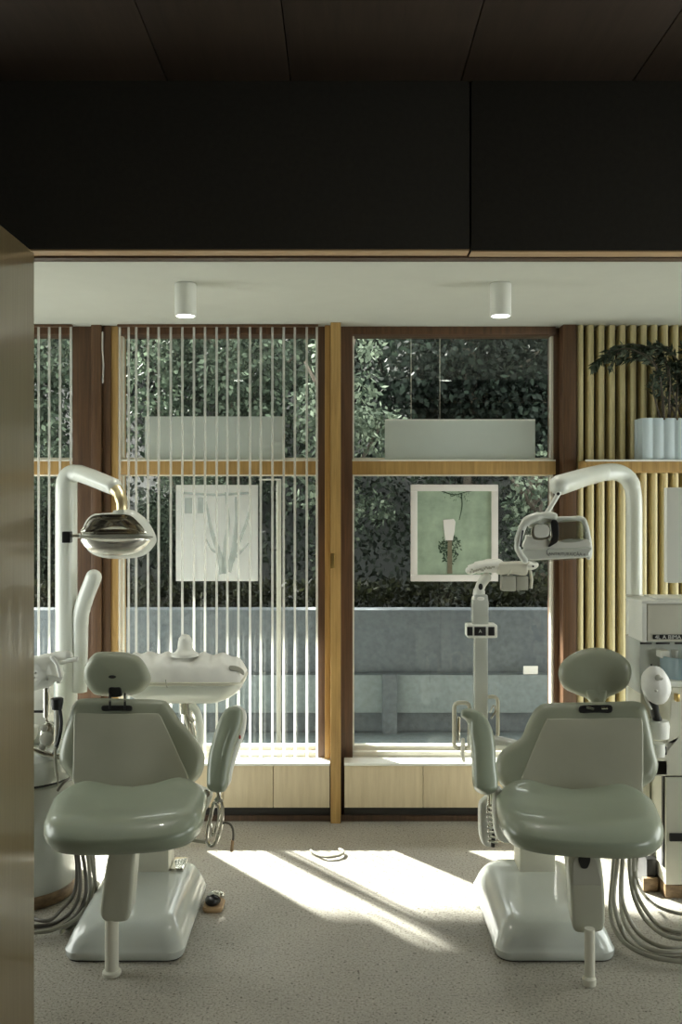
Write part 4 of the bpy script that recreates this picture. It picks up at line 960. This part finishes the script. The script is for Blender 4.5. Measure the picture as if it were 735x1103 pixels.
wt = thing('plant_label', 'small white tag standing on the garden wall ledge', 'tag', P(571, 726, 6.38))
m = MB(); q = P(571, 727, 6.38); m.box(q.x - .05, q.x + .05, q.y - .03, q.y - .02, wz(727, 6.34) + .001, wz(727, 6.34) + .06, .004, rot=Matrix.Rotation(.15, 3, 'X')); m.build('tag_plate', M['shell'], wt)
# unseen slab added outside to cut the sun patch, with a stripe-casting post
ev = MB().box(-6, 6, 4.85, 6.66, 2.82, 2.95)
for q in ([(-6, 6.66), (-2.433, 6.66), (-2.63, 6.9), (-6, 6.9)], [(-2.353, 6.66), (6, 6.66), (6, 6.9), (-2.55, 6.9)]):  # slanted slot left open to shape a streak of sun on the floor
    ev.rings([[Vector((a, b, z)) for a, b in q] for z in (2.82, 2.95)])
struct('sun_cut_slab', ev, M['walnut'], 'unseen timber slab added over the terrace to cut off the sun', 'roof')
struct('wall_header', MB().box(XL - .15, XR + .15, 4.78, 4.92, CEIL + .0, 2.95), M['walnut'], 'timber header over the windows', 'wall')
ep = MB().box(-1.49, -1.43, 5.57, 5.63, -.03, 2.82, .004).build('stripe_post', M['walnut']); tag(ep, 'slim unseen timber post added outside to cast a shadow stripe on the floor', 'post', None, 'structure')  # added post hidden behind the column; its shadow makes the floor stripe
# pale metal post seen through the blind
pp = thing('metal_post', 'pale metal signpost standing outside behind the hung poster', 'post', P(292, 780, 6.0))
MB().box(wx(298, 6.0), wx(303, 6.0), 5.98, 6.02, -.03, wz(516, 6.0), .004).build('upright', M['greypl'], pp)
MB().box(wx(279, 6.0), wx(303, 6.0), 5.982, 6.018, wz(517.5, 6.0), wz(516, 6.0), .003).build('crossbar', M['greypl'], pp)

def blobs(rng, c, rad, n, sz):
    B = []
    for i in range(n):
        v = rv(rng)
        while v.length > 1: v = rv(rng)
        B.append((c + Vector((v.x * rad[0], v.y * rad[1], v.z * rad[2])), sz * rng.uniform(.6, 1.2)))
    return B
def crown(mb, rng, B, per, L):
    for (c, r) in B:
        for i in range(per):
            v = rv(rng)
            while v.length < .05: v = rv(rng)
            v.normalize(); p = c + v * r * (rng.random() ** .35); p.z -= 0
            d = v * .6 + rv(rng) * .8 + Vector((0, 0, -.3))
            leafq(mb.bm, p, d, L * rng.uniform(.6, 1.3), L * rng.uniform(.22, .38), v + rv(rng) * .7)
def tree(name, lab, cat, loc, H, rad, lm, seed, grp, per=110, nb=34, bs=.42, L=.14):
    rng = random.Random(seed); r = thing(name, lab, cat, loc, grp); loc = Vector(loc)
    m = MB(); loc = Vector(loc); crown(m, rng, blobs(rng, loc + Vector((0, 0, H - rad[2])), (rad[0] - bs * .6, rad[1] - bs * .6, rad[2] - bs * .5), nb, bs), per, L)
    m.build('foliage', lm, r, 0, False)
    m = MB(); m.tube(crv([loc, loc + Vector((.05, 0, H * .4)), loc + Vector((-.03, .05, H * .8))], 5, False), [.07] * 5 + [.05] * 5 + [.02], 8); 
    for a in range(4):
        t = loc + Vector((0, 0, H * (.35 + .1 * a))); m.tube([t, t + Vector((math.cos(a * 1.7) * rad[0] * .6, math.sin(a * 1.7) * rad[1] * .5, H * .22))], [.03, .012], 6)
    m.build('trunk', M['bark'], r); return r
def copy_tree(o, loc, rz, lab=None, sc=1.0):
    r = o.copy(); COL.objects.link(r); r.location = loc; r.rotation_euler = (0, 0, rz); r.scale = (sc, sc, sc)
    for ch in o.children:
        c = ch.copy(); COL.objects.link(c); c.parent = r
    return r
LD = 'dark evergreen tree crowded into the woods on the bank'
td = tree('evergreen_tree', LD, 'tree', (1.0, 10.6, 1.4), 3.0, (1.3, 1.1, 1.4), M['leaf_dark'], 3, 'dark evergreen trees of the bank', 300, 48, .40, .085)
def bank_z(y): return max(.72, .75 + (y - 8) * .42)
td.location = (1.35, 9.75, bank_z(9.75))
for (x, y, a, s) in ((4.05, 9.75, 1, .98), (-4.9, 12.2, 2, 1.0), (-2.35, 12.2, 3.3, .96), (.12, 12.2, 4.1, .94), (2.65, 12.2, 5.2, .96), (5.2, 12.2, .3, .96), (-3.7, 14.8, 1.4, 1.0), (-1.1, 14.8, 2.6, 1.0), (1.5, 14.8, 3.9, 1.0), (4.1, 14.8, 5.6, 1.0)):
    copy_tree(td, (x, y, bank_z(y) - .1), a, sc=s)
LM = 'mid green broadleaf tree on the bank seen through the blind rods'
tm = tree('broadleaf_tree', LM, 'tree', (-1.1, 9.6, 1.0), 2.9, (1.15, .95, 1.4), M['leaf_mid'], 7, 'mid green broadleaf trees of the bank', 330, 44, .36, .072)
tm.location = (-1.15, 9.7, bank_z(9.7))
for (x, y, a, s) in ((-3.6, 9.7, 2, 1.0), (-6.05, 9.8, 4, .9), (-8.4, 9.9, 1, 1.0), (-7.45, 12.3, 3, 1.0), (-1.35, 8.15, 5, .42), (-2.5, 8.15, .6, .45)):
    copy_tree(tm, (x, y, bank_z(y) - .05), a, sc=s)
tree('pale_leaved_tree', 'slender pale leaved young tree at the edge of the clear window', 'tree', (.02, 8.0, .66), 2.75, (.55, .4, 1.3), M['leaf_pale'], 21, None, 110, 26, .2, .06)
tree('pale_leaved_tree', 'slender pale leaved young tree beside the boxy lamp head in the clear window', 'tree', (1.75, 8.3, .68), 1.5, (.45, .3, .7), M['leaf_pale'], 22, None, 80, 16, .18, .06)
rng = random.Random(31)
hg = thing('hedge', 'clipped dark olive hedge along the top of the garden wall', 'hedge', (0, 6.9, .62))
m = MB()
for i in range(13000):
    x = rng.uniform(-5, 5); y = rng.uniform(6.76, 7.2); z = .60 + (.36 + .06 * mnoise.noise(Vector((x * 2, y * 2, 0)))) * rng.random() ** .5
    leafq(m.bm, Vector((x, y, z)), rv(rng) + Vector((0, -.3, .3)), rng.uniform(.04, .075), rng.uniform(.012, .022), rv(rng))
m.build('foliage', M['leaf_hedge'], hg, 0, False)

rng = random.Random(77)
m = MB()
for i in range(29000):
    y = 7.4 + 3.6 * rng.random() ** 1.3; x = rng.uniform(-.8, .62) * y; z = .55 + max(0, y - 8) * .42 + rng.random() ** 2 * (1.0 + .9 * mnoise.noise(Vector((x * .9, y * .9, 3))) + .5 * mnoise.noise(Vector((x * 3, y * 3, 9))))
    leafq(m.bm, Vector((x, y, z)), rv(rng) + Vector((0, -.2, .1)), rng.uniform(.045, .085), rng.uniform(.013, .024), rv(rng))
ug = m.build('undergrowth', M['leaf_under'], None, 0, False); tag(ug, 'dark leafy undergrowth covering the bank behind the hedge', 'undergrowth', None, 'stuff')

# ------------------------------------------------------------------ light
w = bpy.data.worlds.new('sky'); S.world = w; w.use_nodes = True
bg = w.node_tree.nodes['Background']; bg.inputs[0].default_value = (0.97, 0.97, 0.94, 1); bg.inputs[1].default_value = 6.0
sun = bpy.data.lights.new('sun', 'SUN'); sun.energy = 36.0; sun.angle = math.radians(1.5); sun.color = (1, .96, .9)
so = bpy.data.objects.new('sun', sun); COL.objects.link(so)
az, el = math.radians(39), math.radians(33)
d = Vector((math.sin(az) * math.cos(el), -math.cos(az) * math.cos(el), -math.sin(el)))
so.rotation_euler = d.to_track_quat('-Z', 'Y').to_euler(); so.location = (-6, 12, 9)
def portal(loc, sx, sy, rot):
    l = bpy.data.lights.new('window_portal', 'AREA'); l.shape = 'RECTANGLE'; l.size = sx; l.size_y = sy; l.cycles.is_portal = True
    o = bpy.data.objects.new('window_portal', l); COL.objects.link(o); o.location = loc; o.rotation_euler = rot
portal((XL - .2, 3.7, 1.05), 1.5, 1.5, (0, -PI / 2, 0))
portal((XR + .2, 3.67, 1.05), 1.5, 1.55, (0, PI / 2, 0))
portal((XR + .2, 1.2, 1.15), 1.3, 1.6, (0, PI / 2, 0))
portal((0, 4.86, 1.35), 4.6, 2.2, (-PI / 2, 0, 0))

# ------------------------------------------------------------------ camera
cam = bpy.data.cameras.new('camera'); cam.sensor_width = 36; cam.lens = F * 36 / 1103.0
cam.shift_x = (367.5 - CX) / 1103.0; cam.shift_y = -(551.5 - CY) / 1103.0
co = bpy.data.objects.new('camera', cam); COL.objects.link(co); co.location = EYE; co.rotation_euler = (PI / 2, 0, 0)
cam.clip_start = .02; S.camera = co
S.view_settings.view_transform = 'Standard'; S.view_settings.look = 'None'; S.view_settings.gamma = 1
S.view_settings.use_curve_mapping = False; S.view_settings.exposure = 0.15
S.cycles.use_denoising = True; S.cycles.max_bounces = 10; S.cycles.diffuse_bounces = 5; S.cycles.transparent_max_bounces = 16
S.cycles.sample_clamp_indirect = 6
